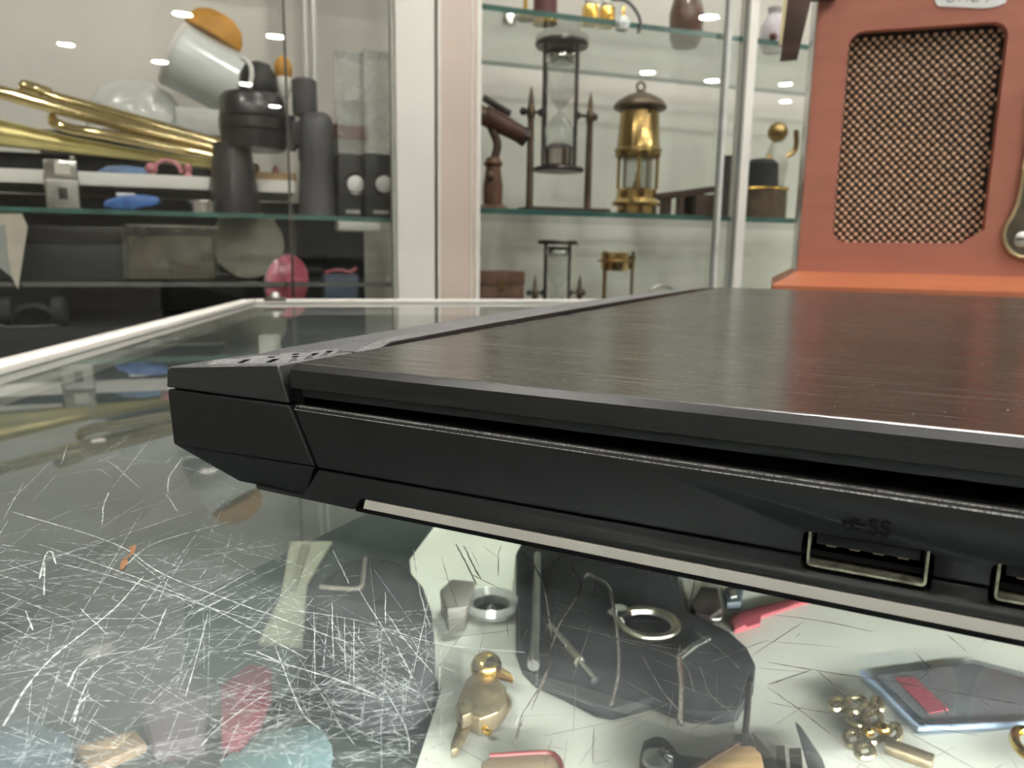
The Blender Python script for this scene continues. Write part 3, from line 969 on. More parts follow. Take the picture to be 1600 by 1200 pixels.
# --- blue oval trinket, silver tin
M_blue = mat('blue_gloss', (0.05, 0.14, 0.42), 0.25, var=0.4, scale=60, coat=0.4)
q = CT('trinket_case', 'glossy blue oval case with a small white tag on the glass shelf', 'case', 208, 327, 0.06, ZS)
cb_ = B()
ring = [(x, z) for x, z in [(-0.034, 0.004), (-0.030, 0.012), (-0.012, 0.0185), (0.014, 0.021), (0.031, 0.019), (0.035, 0.013), (0.028, 0.007), (0.012, 0.004), (0.0, 0.0), (-0.02, 0.0)]]
cb_.xz(ring, -0.016, 0.016).build('shell', M_blue, q.o, bevel=0.004, seg=3)
B().box(-0.018, 0.004, -0.006, 0.006, 0.0185, 0.0228).build('tag', mat('tag_white', (0.75, 0.78, 0.78), 0.6), q.o, bevel=0.0005)
q = CT('tin', 'small round silver tin on the glass shelf beside the binoculars', 'tin', 318, 330, 0.06, ZS)
B().lathe([(0.0175, 0), (0.0175, 0.012), (0.0155, 0.014), (0.0155, 0.006)], n=26).build('body', M_chrome, q.o)
B().lathe([(0.0185, 0.011), (0.019, 0.0135), (0.0185, 0.0155), (0.0155, 0.0155)], n=26).build('rim', M_chrome, q.o)
B().lathe([(0.006, 0.004), (0.006, 0.010), (0.0, 0.012)], n=14).build('knob', M_chrome, q.o)
# --- binoculars on end
q = CT('binoculars', 'black binoculars with their grey mirror image built solid, standing upright on the glass shelf', 'binoculars', 420, 330, 0.10, ZS)
b1 = q.p(366, 300)[0]
b2 = q.p(396, 200)[0]
b3 = q.p(495, 250)[0]
g = mat('grip_black', (0.018, 0.018, 0.02), 0.35, var=0.3, scale=120, coat=0.3)
k = q.m
z = lambda py: q.p(420, py)[1]
B().lathe([(35 * k, 0.0), (35 * k, z(300)), (30 * k, z(262)), (27 * k, z(236)), (27 * k, z(228))], (b1, 0, 0), 28).build('objective_barrel', mat('barrel_black', (0.03, 0.028, 0.032), 0.3, var=0.2, coat=0.4), q.o)
B().lathe([(44 * k, z(236)), (47 * k, z(226)), (47 * k, z(208)), (44 * k, z(205)), (44 * k, z(190)), (47 * k, z(186)), (46 * k, z(158)), (40 * k, z(150))], (b2, 0, 0), 32).build('prism_housing', g, q.o)
B().lathe([(45 * k, z(208)), (48.5 * k, z(206)), (48.5 * k, z(190)), (45 * k, z(188))], (b2, 0, 0), 32).build('ring', M_pewter, q.o)
B().lathe([(29 * k, 0), (28.5 * k, z(300)), (25.5 * k, z(254)), (27.5 * k, z(246)), (27.5 * k, z(192)), (23 * k, z(178)), (16 * k, z(172))], (b3, 0, 0), 28).build('mirrored_barrel', M_greyp, q.o)  # reflection of the black barrel, built as a solid grey one
B().lathe([(17 * k, z(176)), (18.5 * k, z(168)), (18.5 * k, z(122)), (15 * k, z(118)), (13 * k, z(124))], (b3 - 15 * k, 0.004, 0), 28).build('mirrored_eyecup', M_greyp, q.o)
B().box(b2 + 38 * k, b3 - 24 * k, -0.012, 0.012, z(228), z(188)).build('hinge_bridge', M_black, q.o, bevel=0.003)
B().lathe([(7 * k, z(235)), (7 * k, z(180))], ((b2 + b3) / 2 + 8 * k, -0.006, 0), 14).build('focus_wheel', M_black, q.o)
zb = q.z + z(150)
q2 = CT('toy_bird', 'little orange and white toy bird perched on the binoculars', 'toy', 444, 150, 0.10, zb)
B().ball((0, 0, 0.036), 0.013, 0.95, 0.9, 1.45).build('head', mat('amber_orange', (0.62, 0.30, 0.04), 0.5, var=0.15), q2.o)
B().lathe([(0.006, 0.0), (0.011, 0.012), (0.010, 0.026), (0.006, 0.032)], n=18).build('body', M_white, q2.o)
q2 = CT('toy_helmet', 'small black toy helmet with a white stripe on top of the binoculars', 'toy', 404, 150, 0.10, zb)
B().lathe([(0.024, 0.0), (0.026, 0.010), (0.024, 0.026), (0.016, 0.040), (0.0, 0.046)], n=26).build('shell', M_black, q2.o)
B().tube(spline([(-0.012, -0.024, 0.004), (-0.008, -0.023, 0.022), (-0.010, -0.017, 0.036), (-0.020, -0.006, 0.046)]), 0.0032, 8).build('stripe', M_white, q2.o)
# --- dancing-water speaker, and its mirror image built as a second one
s0 = None
for px, hw, d, lab in ((549, 21, 0.085, 'mirror image of the clear tube speaker, built solid beside the grey barrel'), (592, 23, 0.070, 'clear tube speaker on black base, the one beside the white cabinet post')):
    q = CT('tube_speaker', lab, 'speaker', px, 330, d, ZS, 'pair of clear tube speakers')
    z = lambda py: q.p(px, py)[1]
    h = hw * q.m
    B().box(-h, h, -0.019, 0.03, 0, z(244)).build('base', M_black, q.o, bevel=0.002)
    B().box(-h * 0.96, h * 0.96, -0.018, 0.024, z(243), z(86)).build('tube', M_tube, q.o, smooth=False)
    B().box(-h, h, -0.019, 0.025, z(88), z(84)).build('cap', M_tube, q.o, smooth=False)
    B().lathe([(0.0, 0.004), (0.0085, 0.0032), (0.0125, 0.0)], (h * 0.22, -0.0192, z(289)), 24, (0, -1, 0)).build('driver_cone', mat('cone_white', (0.85, 0.86, 0.86), 0.4), q.o)
    B().lathe([(0.0125, 0.0005), (0.0150, 0.002), (0.0165, 0.0)], (h * 0.22, -0.0192, z(289)), 24, (0, -1, 0)).build('driver_ring', M_pewter, q.o)
    B().box(-h * 0.5, h * 0.5, -0.0196, -0.018, 0.006, 0.011).build('badge', M_steel, q.o)
q = CT('cardboard_box', 'white cardboard box with a red band behind the clear tube speakers', 'box', 538, 260, 0.20, ZS)
z = lambda py: q.p(538, py)[1]
B().box(-0.045, 0.035, -0.02, 0.04, 0, z(160)).build('carton', mat('carton', (0.60, 0.56, 0.52), 0.6), q.o, bevel=0.001)
B().box(-0.0452, 0.0352, -0.0203, 0.0402, z(220), z(198)).build('band', mat('band_red', (0.30, 0.05, 0.06), 0.5), q.o)
# --- on the white shelf
q = CT('instrument_case', 'long black case under the trombone on the white shelf', 'case', 150, 262, 0.15, ZW)
B().box(-0.42, 0.165, 0.045, 0.095, 0, 0.026).build('case_body', M_fabric, q.o, bevel=0.004)
B().box(-0.42, 0.165, 0.0445, 0.0955, 0.0262, 0.030).build('case_lid', M_fabric, q.o, bevel=0.0015)
tb_z = ZW + 0.030
q = CT('trombone', 'brass trombone lying aslant on the black case on the white shelf', 'trombone', 200, 250, 0.165, tb_z)


def tr(path, rpx, y):
    return [q.P(a, c_, y) for a, c_ in path], [r * q.m for r in rpx]


pts = spline([q.P(*v) for v in ((-260, 70, -.02), (0, 146, -.02), (170, 192, -.02), (350, 238, -.02))], 6)
B().tube(pts, 9.5 * q.m, 14).build('outer_slide', M_tromb, q.o)
pts = spline([q.P(*v) for v in ((26, 137, .012), (90, 152, .012), (200, 182, .012), (352, 226, .012))], 6)
B().tube(pts, 8.5 * q.m, 14).build('outer_slide', M_tromb, q.o)
pts = spline([q.P(*v) for v in ((27, 131, .012), (50, 137, .010), (76, 146, .010))], 6)
B().tube(pts, [6 * q.m, 9 * q.m] + [10 * q.m] * (len(pts) - 2), 14).build('slide_crook', M_tromb, q.o)
pts = spline([q.P(*v) for v in ((84, 186, -.006), (92, 196, -.02), (118, 206, -.026), (160, 213, -.028), (260, 232, -.028), (350, 250, -.026))], 6)
B().tube(pts, 7.5 * q.m, 14).build('tuning_slide', M_tromb, q.o)
bell = [((-330, 150), 105), ((-300, 154), 80), ((-240, 164), 55), ((-160, 178), 38), ((-60, 196), 27), ((10, 208), 20), ((100, 224), 14), ((200, 239), 10), ((350, 259), 8)]
pts = [q.P(*v, 0.012) for v, r in bell]
B().tube(pts, [r * q.m * 0.9 for v, r in bell], 26).build('bell', mat('bell_brass', (0.70, 0.62, 0.28), 0.3, metal=1.0, var=0.2, scale=20), q.o)
pts = [q.P(60, 160, -.02), q.P(60, 150, .012)]
B().tube(pts, 3.5 * q.m, 10).build('brace', M_tromb, q.o)
q = CT('bowl', 'small blue glass bowl on the white shelf in front of the black case', 'bowl', 197, 268, 0.107, ZW)
B().lathe([(0.0, 0.011), (0.022, 0.009), (0.033, 0.003), (0.034, 0.0), (0.0, 0.0)], n=26, sy=0.2).build('shell', mat('blue_dish', (0.10, 0.19, 0.36), 0.3, var=0.3), q.o)
M_pink = mat('pink_plastic', (0.62, 0.25, 0.28), 0.4, var=0.2)
q = CT('hair_band', 'pink plastic hair band with a knob lying on the white shelf', 'hair band', 262, 270, 0.106, ZW)
B().tube([(0.017 * math.cos(a), 0, 0.004 + max(0, 0.016 * math.sin(a))) for a in [math.pi * i / 14 for i in range(15)]], 0.0028, 8).build('arch', M_pink, q.o)
B().ball((-0.020, 0, 0.008), 0.008, n=14).build('knob', M_pink, q.o)
q = CT('bead_charm', 'pink bead charm on the white shelf beside the hair band', 'charm', 294, 270, 0.108, ZW)
B().ball((0, 0, 0.0115), 0.0062, n=12).build('bead', M_pink, q.o)
B().lathe([(0.006, 0), (0.003, 0.006)], n=12).build('stem', M_pink, q.o)
q = CT('wooden_stand', 'small tan wooden stand with gold and pink charms on the white shelf end', 'stand', 424, 268, 0.125, ZW)
B().box(-0.034, 0.034, -0.015, 0.015, 0, 0.011).build('plank', mat('tan_wood', (0.42, 0.27, 0.13), 0.5, var=0.25, stretch=(1, 8, 8)), q.o, bevel=0.0015)
B().ball((-0.022, -0.004, 0.017), 0.0065, n=14).build('gold_charm', M_brass, q.o)
B().lathe([(0.006, 0.011), (0.004, 0.018), (0.0, 0.024)], (0.006, 0, 0), 12).build('pink_charm', M_pink, q.o)
# dark case and pale things behind the trombone
q = CT('equipment_case', 'dark grey box at the back of the white shelf behind the trombone', 'box', 215, 240, 0.255, ZW)
B().box(-0.13, 0.135, 0.0, 0.055, 0, 0.0575).build('case_body', M_greyp, q.o, bevel=0.003)
B().box(-0.131, 0.136, -0.001, 0.056, 0.058, 0.070).build('case_lid', M_black, q.o, bevel=0.002)
zt = ZW + 0.07
q = CT('plastic_dome', 'round white plastic dome behind the brass trombone', 'dome', 216, 222, 0.262, zt)
M_milk = mat('milky_plastic', (0.66, 0.68, 0.64), 0.25, var=0.08, scale=20, coat=0.3)
z = lambda py: q.p(216, py)[1]
k = q.m
B().lathe([(68 * k, 0.0), (69 * k, z(190)), (64 * k, z(168)), (50 * k, z(144)), (28 * k, z(129)), (0, z(125))], n=36, sy=0.5).build('shell', M_milk, q.o)
B().lathe([(70 * k, 0.0), (73 * k, 0.003), (70 * k, 0.007)], n=36, sy=0.5).build('rim', M_white, q.o)
q = CT('plastic_tumbler', 'tilted translucent plastic tumbler with an amber lid above the white dome', 'tumbler', 312, 222, 0.235, zt)
a, b_ = Vector(q.P(270, 84)), Vector(q.P(372, 140))
ax = (b_ - a).normalized()
L_ = (b_ - a).length
k = q.m
B().lathe([(0, 0), (44 * k, 0.0), (46 * k, 0.002), (44 * k, L_), (0, L_)], a, 32, ax).build('cup', mat('frosted_plastic', (0.74, 0.79, 0.77), 0.3, var=0.08, scale=25, coat=0.5), q.o)
B().lathe([(46.5 * k, -0.001), (48 * k, 0.003), (46.5 * k, 0.007)], a, 32, ax).build('rim', M_white, q.o)
an = Vector((ax.z, 0, -ax.x))
cmid = (Vector(q.P(296, 38)) + Vector(q.P(368, 74))) / 2
B().lathe([(42 * k, 0.0), (41 * k, 10 * k), (34 * k, 24 * k), (20 * k, 33 * k), (0, 36 * k)], cmid, 30, -an if an.z < 0 else an, 1, 0.5).build('amber_lid', mat('amber_orange', (0.62, 0.30, 0.04), 0.5, var=0.15), q.o)
B().box(-0.03, 0.05, -0.02, 0.03, 0, q.p(312, 172)[1]).build('stand', M_milk, q.o, bevel=0.002)
# --- below the left glass shelf
q = CT('storage_box', 'large black storage box on the lower glass shelf of the left cabinet', 'box', 112, 430, 0.10, 0.957)
B().box(-0.080, 0.078, -0.03, 0.12, 0, 0.058).build('box_body', M_dark, q.o, bevel=0.002)
B().box(-0.082, 0.080, -0.032, 0.122, 0.048, 0.070).build('box_lid', mat('box_lid', (0.028, 0.026, 0.028), 0.3, var=0.3, scale=10), q.o, bevel=0.002)
q = CT('price_card', 'cream folded card hanging at the front below the glass shelf', 'card', 18, 335, 0.026)
B().xz([q.p(*v) for v in ((-30, 333), (34, 333), (43, 354), (28, 452), (18, 432), (-30, 370))], 0, 0.0012).build('front_leaf', mat('cream_paper', (0.50, 0.47, 0.39), 0.7, var=0.1), q.o)
B().xz([q.p(*v) for v in ((-30, 352), (8, 352), (12, 400), (18, 432), (-30, 395))], -0.0014, -0.0002).build('fold', mat('grey_paper', (0.30, 0.32, 0.30), 0.7, var=0.1), q.o)
q = CT('zip_bag', 'clear plastic bag holding a brown wrapped bundle in the left cabinet', 'bag', 270, 470, 0.07, 0.957)
zt_ = q.p(270, 352)[1]
B().box(-0.058, 0.060, -0.010, 0.024, 0, zt_).build('plastic', M_bag, q.o, bevel=0.006, seg=3)
B().box(-0.050, 0.055, -0.004, 0.018, 0.002, zt_ * 0.80).build('bundle', mat('brown_bundle', (0.085, 0.070, 0.045), 0.4, var=0.7, scale=40, bump=0.6, bscale=40, dist=0.004), q.o, bevel=0.004)
B().tube([q.P(199, 352, -.008), q.P(342, 356, -.008)], 0.0016, 8).build('zip_seam', mat('seam', (0.30, 0.27, 0.24), 0.4), q.o)
B().tube(spline([q.P(206, 392, -.012), q.P(213, 375, -.013), q.P(240, 362, -.012)]), 0.0014, 8).build('crease', M_bag, q.o)
q = CT('leaning_plate', 'dull olive round plate leaning below the glass shelf behind the plastic bag', 'plate', 390, 436, 0.14, 0.957)
rr = 0.050
B().lathe([(0, 0.004), (rr * 0.6, 0.004), (rr * 0.95, 0.010), (rr, 0.010), (rr * 0.62, 0.0), (0, 0.0)], (0, 0.0, rr), 36, (0, -1, 0.12)).build('disc', mat('olive_glaze', (0.16, 0.15, 0.10), 0.35, var=0.3, scale=15), q.o)
B().lathe([(rr * 0.98, 0.009), (rr * 1.01, 0.010), (rr * 0.98, 0.012)], (0, 0.0, rr), 36, (0, -1, 0.12)).build('rim', mat('olive_rim', (0.22, 0.21, 0.15), 0.3), q.o)
q = CT('glass_heart', 'pink red glossy oval compact upright below the glass shelf', 'compact', 449, 472, 0.05, 0.90)
cz = q.p(449, 442)[1]
B().lathe([(0, 0.009), (0.022, 0.008), (0.031, 0.003), (0.031, -0.003), (0.022, -0.008), (0, -0.009)], (0.0, 0, cz), 30, (0.45, -1, 0.2), 1, 1.3).build('shell', mat('pink_red', (0.36, 0.075, 0.11), 0.3, var=0.25, coat=0.3), q.o)
B().lathe([(0.0315, 0.001), (0.0328, 0), (0.0315, -0.001)], (0.0, 0, cz), 30, (0.45, -1, 0.2), 1, 1.3).build('hinge_band', M_pewter, q.o)
B().box(-0.02, 0.02, -0.012, 0.012, 0, cz - 0.036).build('foot', M_black, q.o, bevel=0.002)
q = CT('gift_box', 'small blue grey box with a red ribbon below the tube speakers', 'box', 534, 470, 0.09, 0.90)
zt_ = q.p(534, 428)[1]
B().box(-0.026, 0.022, -0.02, 0.03, 0, zt_).build('carton', mat('blue_grey', (0.085, 0.11, 0.16), 0.5, var=0.3), q.o, bevel=0.0015)
B().tube(spline([(-0.024, -0.012, zt_ + .002), (-0.005, -0.014, zt_ + .006), (0.010, -0.014, zt_ + .003), (0.021, -0.012, zt_ + .009)]), 0.0026, 8).build('ribbon', mat('ribbon_red', (0.35, 0.08, 0.10), 0.5), q.o)
q = CT('headset', 'black headset with a thin cable low in the left cabinet', 'headset', 58, 545, 0.05, 0.90)
hz = q.p(58, 505)[1]
B().tube([(0.030 * math.cos(a), 0.0, hz - 0.012 + 0.034 * math.sin(a)) for a in [math.pi * (i / 16) for i in range(17)]], 0.005, 10).build('headband', M_black, q.o)
for sx in (-1, 1):
    B().lathe([(0, -0.008), (0.017, -0.007), (0.019, 0), (0.017, 0.007), (0, 0.008)], (sx * 0.029, 0, max(0.02, hz - 0.02)), 20, (1, 0, 0)).build('ear_cup', M_fabric, q.o)
B().tube(spline([(-0.03, -0.012, 0.03), (-0.046, -0.014, 0.014), (-0.03, -0.018, 0.0025), (0.0, -0.022, 0.002), (0.03, -0.02, 0.002)]), 0.0014, 6).build('cable', M_greyp, q.o)

# ---------------------------------------------------------------- right cabinet
M_sand = mat('dark_sand', (0.06, 0.05, 0.05), 0.6, var=0.4, scale=200)


def hourglass(label, px, d, zs, sc):
    """gimballed hourglass; all sizes from the large one, in thousandths of its scale"""
    q = CT('hourglass', label, 'hourglass', px, 300, d, zs, 'gimballed nautical hourglasses')
    u = 0.00108 * sc

    def Z(py):
        return (330 - py) * u

    def X(x):
        return (x - 872) * u
    B().box(X(816), X(948), -0.030 * sc, 0.030 * sc, 0, Z(321)).build('base', M_walnut, q.o, bevel=0.002 * sc)
    for sx in (826, 921):
        B().lathe([(5.5 * u, Z(321)), (5 * u, Z(230)), (4.6 * u, Z(196)), (6.2 * u, Z(190)), (6.2 * u, Z(180)), (4.4 * u, Z(176)), (3.6 * u, Z(164)), (0.6 * u, Z(150)), (0, Z(149))], (X(sx), 0, 0), 14).build('side_post', M_bronze, q.o)
    for x0, x1 in ((812, 846), (898, 932)):
        B().tube([(X(x0 + 2), 0, Z(185)), (X(x1 - 3), 0, Z(185))], 2.4 * u, 8).build('pivot', M_pewter, q.o)
        for x in (x0 + 2, x1 - 4):
            B().ball((X(x), 0, Z(185)), 6 * u, n=12).build('pivot_knob', M_pewter, q.o)
    for r_, z0, z1 in ((38, 84, 92), (37, 262, 268)):
        B().lathe([(0, Z(z1)), (r_ * u, Z(z1)), ((r_ + 1.5) * u, Z((z0 + z1) / 2)), (r_ * u, Z(z0)), (0, Z(z0))], n=32).build('end_plate', M_pewter, q.o)
    for k in range(4):
        a = math.radians(20 + 90 * k)
        B().lathe([(2.6 * u, Z(264)), (2.6 * u, Z(90))], (33 * u * math.cos(a), 33 * u * math.sin(a), 0), 8).build('rod', M_pewter, q.o)
    B().lathe([(20 * u, Z(96)), (25 * u, Z(104)), (25 * u, Z(109)), (18 * u, Z(114))], n=26).build('collar', M_chrome, q.o)
    prof = [(17, 113), (26, 122), (27, 138), (22, 154), (12, 168), (2.6, 180), (12, 192), (22, 206), (27, 224), (27, 244), (20, 258)]
    B().lathe([(0, Z(113))] + [(r * u, Z(z_)) for r, z_ in prof] + [(0, Z(258))], n=30).build('glass_bulb', M_clear, q.o)
    B().lathe([(0, Z(259)), (20 * u, Z(258)), (25.5 * u, Z(246)), (25.5 * u, Z(236)), (14 * u, Z(228)), (0, Z(226))], n=26).build('sand', M_sand, q.o)
    B().lathe([(21 * u, Z(262)), (27 * u, Z(259)), (27.6 * u, Z(238)), (27 * u, Z(238)), (26 * u, Z(258))], n=26).build('lower_cup', M_chrome, q.o)
    return q


hourglass('large hourglass in a dark gimbal frame on the green edged shelf', 872, 0.12, ZR, 1.0)
hourglass('smaller hourglass in a dark gimbal frame on the bottom board, below the shelf', 874, 0.14, ZB, 0.80)
# miner's lamp
q = CT('miner_lamp', 'brass miner safety lamp with a domed bonnet on the glass shelf', 'lamp', 993, 332, 0.10, ZR)
k = q.m
z0_ = q.p(993, 332)[1]
z = lambda py: q.p(993, py)[1] - z0_
B().lathe([(28 * k, 0), (29 * k, z(328)), (28 * k, z(317)), (36 * k, z(316)), (37 * k, z(312)), (34 * k, z(309)), (30 * k, z(305)), (30 * k, z(292)), (26 * k, z(289)), (0, z(289))], n=36).build('oil_base', M_brass, q.o)
B().lathe([(23 * k, z(290)), (23 * k, z(241)), (21.5 * k, z(241)), (21.5 * k, z(290))], n=30).build('glass_chimney', M_clear, q.o)
B().lathe([(6 * k, z(290)), (6 * k, z(280)), (3 * k, z(276)), (2.6 * k, z(266)), (0, z(262))], n=14).build('wick_tube', M_brass, q.o)
for i in range(5):
    a = math.radians(30 + 72 * i)
    B().lathe([(2.6 * k, z(291)), (2.6 * k, z(240))], (30 * k * math.cos(a), 30 * k * math.sin(a), 0), 10).build('pillar', M_brass, q.o)
B().lathe([(28 * k, z(243)), (33 * k, z(241)), (34.5 * k, z(236)), (34 * k, z(229)), (32 * k, z(226)), (28.5 * k, z(168)), (0, z(166))], n=40).build('body', mat('lamp_brass', (0.40, 0.275, 0.11), 0.24, metal=1.0, var=0.35, scale=18, stretch=(1, 1, 0.3)), q.o)
B().lathe([(33.5 * k, z(232)), (35.8 * k, z(229)), (33.5 * k, z(226))], n=40).build('collar', M_oldbrass, q.o)
B().lathe([(28 * k, z(170)), (39 * k, z(164)), (39.5 * k, z(160)), (34 * k, z(152)), (20 * k, z(143)), (7 * k, z(138)), (5 * k, z(134)), (0, z(133))], n=40).build('bonnet', M_bronze, q.o)
B().tube([(6.5 * k * math.cos(a), 0, z(129) + 6.5 * k * math.sin(a)) for a in [2 * math.pi * i / 18 for i in range(18)]], 1.8 * k, 8, closed=True).build('hanging_ring', M_bronze, q.o)
B().box(-2 * k, 2 * k, -29.5 * k, -28 * k, z(175), z(170)).build('vent_slot', M_gap, q.o)
# small telescope on a stand
q = CT('telescope', 'small brown leather telescope tilted on a dark pivot stand beside the cabinet post', 'telescope', 770, 310, 0.11, ZR)
k = q.m
z1_ = q.p(770, 310)[1]
B().lathe([(0, 0), (26 * k, 0), (27 * k, 0.004), (22 * k, 0.008), (10 * k, 0.013), (0, 0.013)], n=26).build('foot', M_brownw, q.o)
B().lathe([(14 * k, 0.012), (15 * k, q.p(770, 292)[1]), (11 * k, q.p(770, 262)[1]), (15 * k, q.p(770, 256)[1]), (9 * k, q.p(770, 246)[1])], n=20).build('pedestal', M_brownw, q.o)
B().tube(spline([q.P(772, 250), q.P(777, 225), q.P(768, 200), q.P(766, 185)]), 6.5 * k, 10).build('arm', M_walnut, q.o)
B().tube([q.P(757, 180), q.P(778, 191), q.P(816, 212)], [15 * k, 14.5 * k, 13 * k], 20).build('barrel', M_leather, q.o)
B().tube([q.P(722, 162), q.P(758, 181)], 12 * k, 20).build('draw_tube', M_bronze, q.o)
B().tube([q.P(815, 211.5), q.P(822, 215.5)], 14.2 * k, 20).build('lens_ring', M_pewter, q.o)
B().tube([q.P(754, 153, -.004), q.P(796, 178, -.004)], [5.5 * k, 5 * k], 12).build('finder_tube', M_pewter, q.o)
B().tube([q.P(776, 166, -.004), q.P(774, 186)], 2.5 * k, 8).build('bracket', M_pewter, q.o)
B().ball(q.P(762, 276, -.012), 0.007, n=12).build('knob', M_bronze, q.o)
# wooden stool with loudhailer cone
q = CT('wooden_stool', 'small dark wooden stool on the shelf behind the brass lamp', 'stool', 1062, 333, 0.16, ZR)
k = q.m
B().prism([q.P(1022, 303, -.02), q.P(1112, 291, -.02), q.P(1112, 301, -.02), q.P(1022, 314, -.02)], (0, 0.06, 0)).build('seat', M_walnut, q.o, bevel=0.001)
for x0, x1 in ((1027, 1038), (1052, 1061), (1078, 1112)):
    for y in ((-0.018, -0.008), (0.026, 0.036)):
        xa, xb = q.p(x0, 320)[0], q.p(x1, 320)[0]
        B().box(xa, xb, y[0], y[1], 0, q.p(1060, 303)[1]).build('leg', M_walnut, q.o, bevel=0.001)
zc = q.z + q.p(1110, 295)[1]
q2 = CT('horn_cone', 'dark grey truncated horn standing at the end of the small stool', 'horn', 1113, 295, 0.165, ZR)
k = q2.m
B().lathe([(21 * k, 0), (20 * k, q2.p(1113, 300)[1]), (12 * k, q2.p(1113, 250)[1]), (12.5 * k, q2.p(1113, 246)[1]), (10 * k, q2.p(1113, 246)[1])], (0.014, -0.03, 0), 26).build('cone', mat('horn_grey', (0.06, 0.055, 0.05), 0.5, var=0.2), q2.o)
B().lathe([(22 * k, 0), (23 * k, 0.004), (21 * k, 0.009)], (0.014, -0.03, 0), 26).build('rim', M_walnut, q2.o)
# wooden box, brass cup, ring on the bottom board
q = CT('wooden_box', 'dark wooden box on the bottom board below the telescope', 'box', 775, 470, 0.09, ZB)
zt_ = q.p(775, 423)[1]
B().box(-0.040, 0.036, -0.03, 0.04, 0, zt_ * 0.86).build('box_body', M_brownw, q.o, bevel=0.001)
B().box(-0.041, 0.037, -0.031, 0.041, zt_ * 0.865, zt_).build('lid', M_brownw, q.o, bevel=0.0015)
B().box(-0.006, 0.004, -0.033, -0.030, zt_ * 0.83, zt_ * 0.90).build('clasp', M_oldbrass, q.o)
q = CT('brass_stand', 'brass cup held on three thin legs below the shelf beside the smaller hourglass', 'stand', 962, 470, 0.12, ZB)
k = q.m
zt_ = q.p(958, 396)[1]
zl_ = q.p(958, 424)[1]
B().lathe([(0, zl_), (19 * k, zl_ + 0.001), (21 * k, zl_ + 0.006), (21 * k, zt_), (22.5 * k, zt_ + 0.001), (20 * k, zt_ + 0.002), (19 * k, zl_ + 0.006), (0, zl_ + 0.004)], (-4 * k, 0, 0), 30).build('cup', M_brass, q.o)
for dx, dy in ((-24, -6), (-10, 20), (30, 6)):
    B().tube([(dx * k, dy * k, 0), (dx * k, dy * k, zt_ + 0.004)], 2.4 * k, 8).build('leg', M_oldbrass, q.o)
B().tube([(-4 * k + 25 * k * math.cos(a), 25 * k * math.sin(a), zt_ - 0.012) for a in [2 * math.pi * i / 24 for i in range(24)]], 1.8 * k, 8, closed=True).build('hoop', M_oldbrass, q.o)
B().lathe([(9 * k, zl_ + .004), (11 * k, zt_ - .004), (9 * k, zt_ - .003)], (24 * k, 0.01, 0), 18).build('side_gauge', M_oldbrass, q.o)
q = CT('wire_hoop', 'thin grey wire hoop standing on the bottom board behind the laptop', 'hoop', 1033, 470, 0.10, ZB)
zt_ = q.p(1033, 446)[1]
B().tube([(0.030 * math.cos(a), 0, zt_ - 0.024 + 0.024 * math.sin(a)) for a in [2 * math.pi * i / 32 for i in range(32)]], 0.0022, 8, closed=True).build('loop', M_steel, q.o)
B().lathe([(0.02, 0), (0.02, 0.006), (0.004, 0.01), (0.003, zt_ - 0.046)], n=18).build('stem', M_steel, q.o)
# upper shelf
M_gold = mat('gold', (0.85, 0.55, 0.12), 0.2, metal=1.0, var=0.15)
q = CT('brass_candlestick', 'thin brass candlestick at the post end of the upper glass shelf', 'candlestick', 821, 10, 0.06, ZU)
B().lathe([(0.014, 0), (0.012, 0.004), (0.003, 0.008), (0.003, 0.09), (0.008, 0.096), (0.007, 0.11)], n=18).build('stem', M_gold, q.o)
B().lathe([(0.016, 0), (0.016, 0.002), (0.0, 0.002)], n=18).build('foot', M_oldbrass, q.o)
q = CT('red_canister', 'dark red canister on the upper glass shelf', 'canister', 852, 10, 0.07, ZU)
B().lathe([(0.018, 0.004), (0.018, 0.10), (0.0, 0.10)], n=24).build('body', mat('dark_red', (0.13, 0.03, 0.035), 0.3, coat=0.4), q.o)
B().lathe([(0.019, 0), (0.019, 0.006), (0.0, 0.006)], n=24).build('foot_ring', M_gold, q.o)
for px, lab in ((922, 'small gold footed box on the upper shelf, nearer the red canister'), (948, 'small gold footed box on the upper shelf, nearer the crystal stopper')):
    q = CT('gold_box', lab, 'box', px, 20, 0.05, ZU, 'gold boxes on the upper shelf')
    B().box(-0.0095, 0.0095, -0.0095, 0.0095, 0.003, 0.028).build('box_body', M_gold, q.o, bevel=0.002)
    B().box(-0.011, 0.011, -0.011, 0.011, 0, 0.004).build('foot', M_gold, q.o, bevel=0.001)
    B().ball((0, 0, 0.034), 0.008, n=14).build('knob', M_white, q.o)
q = CT('crystal_stopper', 'clear faceted crystal stopper hanging at the upper shelf front', 'stopper', 967, 28, 0.022, ZU)
B().lathe([(0, -0.012), (0.009, -0.009), (0.012, 0.0), (0.008, 0.009), (0, 0.011)], (0, -0.012, -0.004), 8).build('crystal', mat('crystal', (0.8, 0.86, 0.86), 0.08, var=0.05, spec=0.9), q.o, smooth=False)
B().tube(spline([(0, -0.012, 0.006), (0.004, -0.008, 0.02), (0.01, 0.004, 0.02), (0.016, 0.012, 0.0025)]), 0.0018, 8).build('hook', M_gold, q.o)
q = CT('bent_cable', 'grey cable looped over the edge of the upper glass shelf', 'cable', 985, 28, 0.03, ZU)
B().tube(spline([(-0.03, 0.02, 0.04), (-0.008, 0.0, 0.034), (0.003, -0.018, 0.012), (0.006, -0.022, -0.006), (0.002, -0.021, -0.014)]), 0.0025, 8).build('lead', M_greyp, q.o)
B().lathe([(0.004, 0), (0.004, 0.012)], (-0.030, 0.02, 0.0), 10).build('plug', M_black, q.o)
B().tube([(-0.03, 0.02, 0.01), (-0.03, 0.02, 0.041)], 0.0025, 8).build('cable_end', M_greyp, q.o)
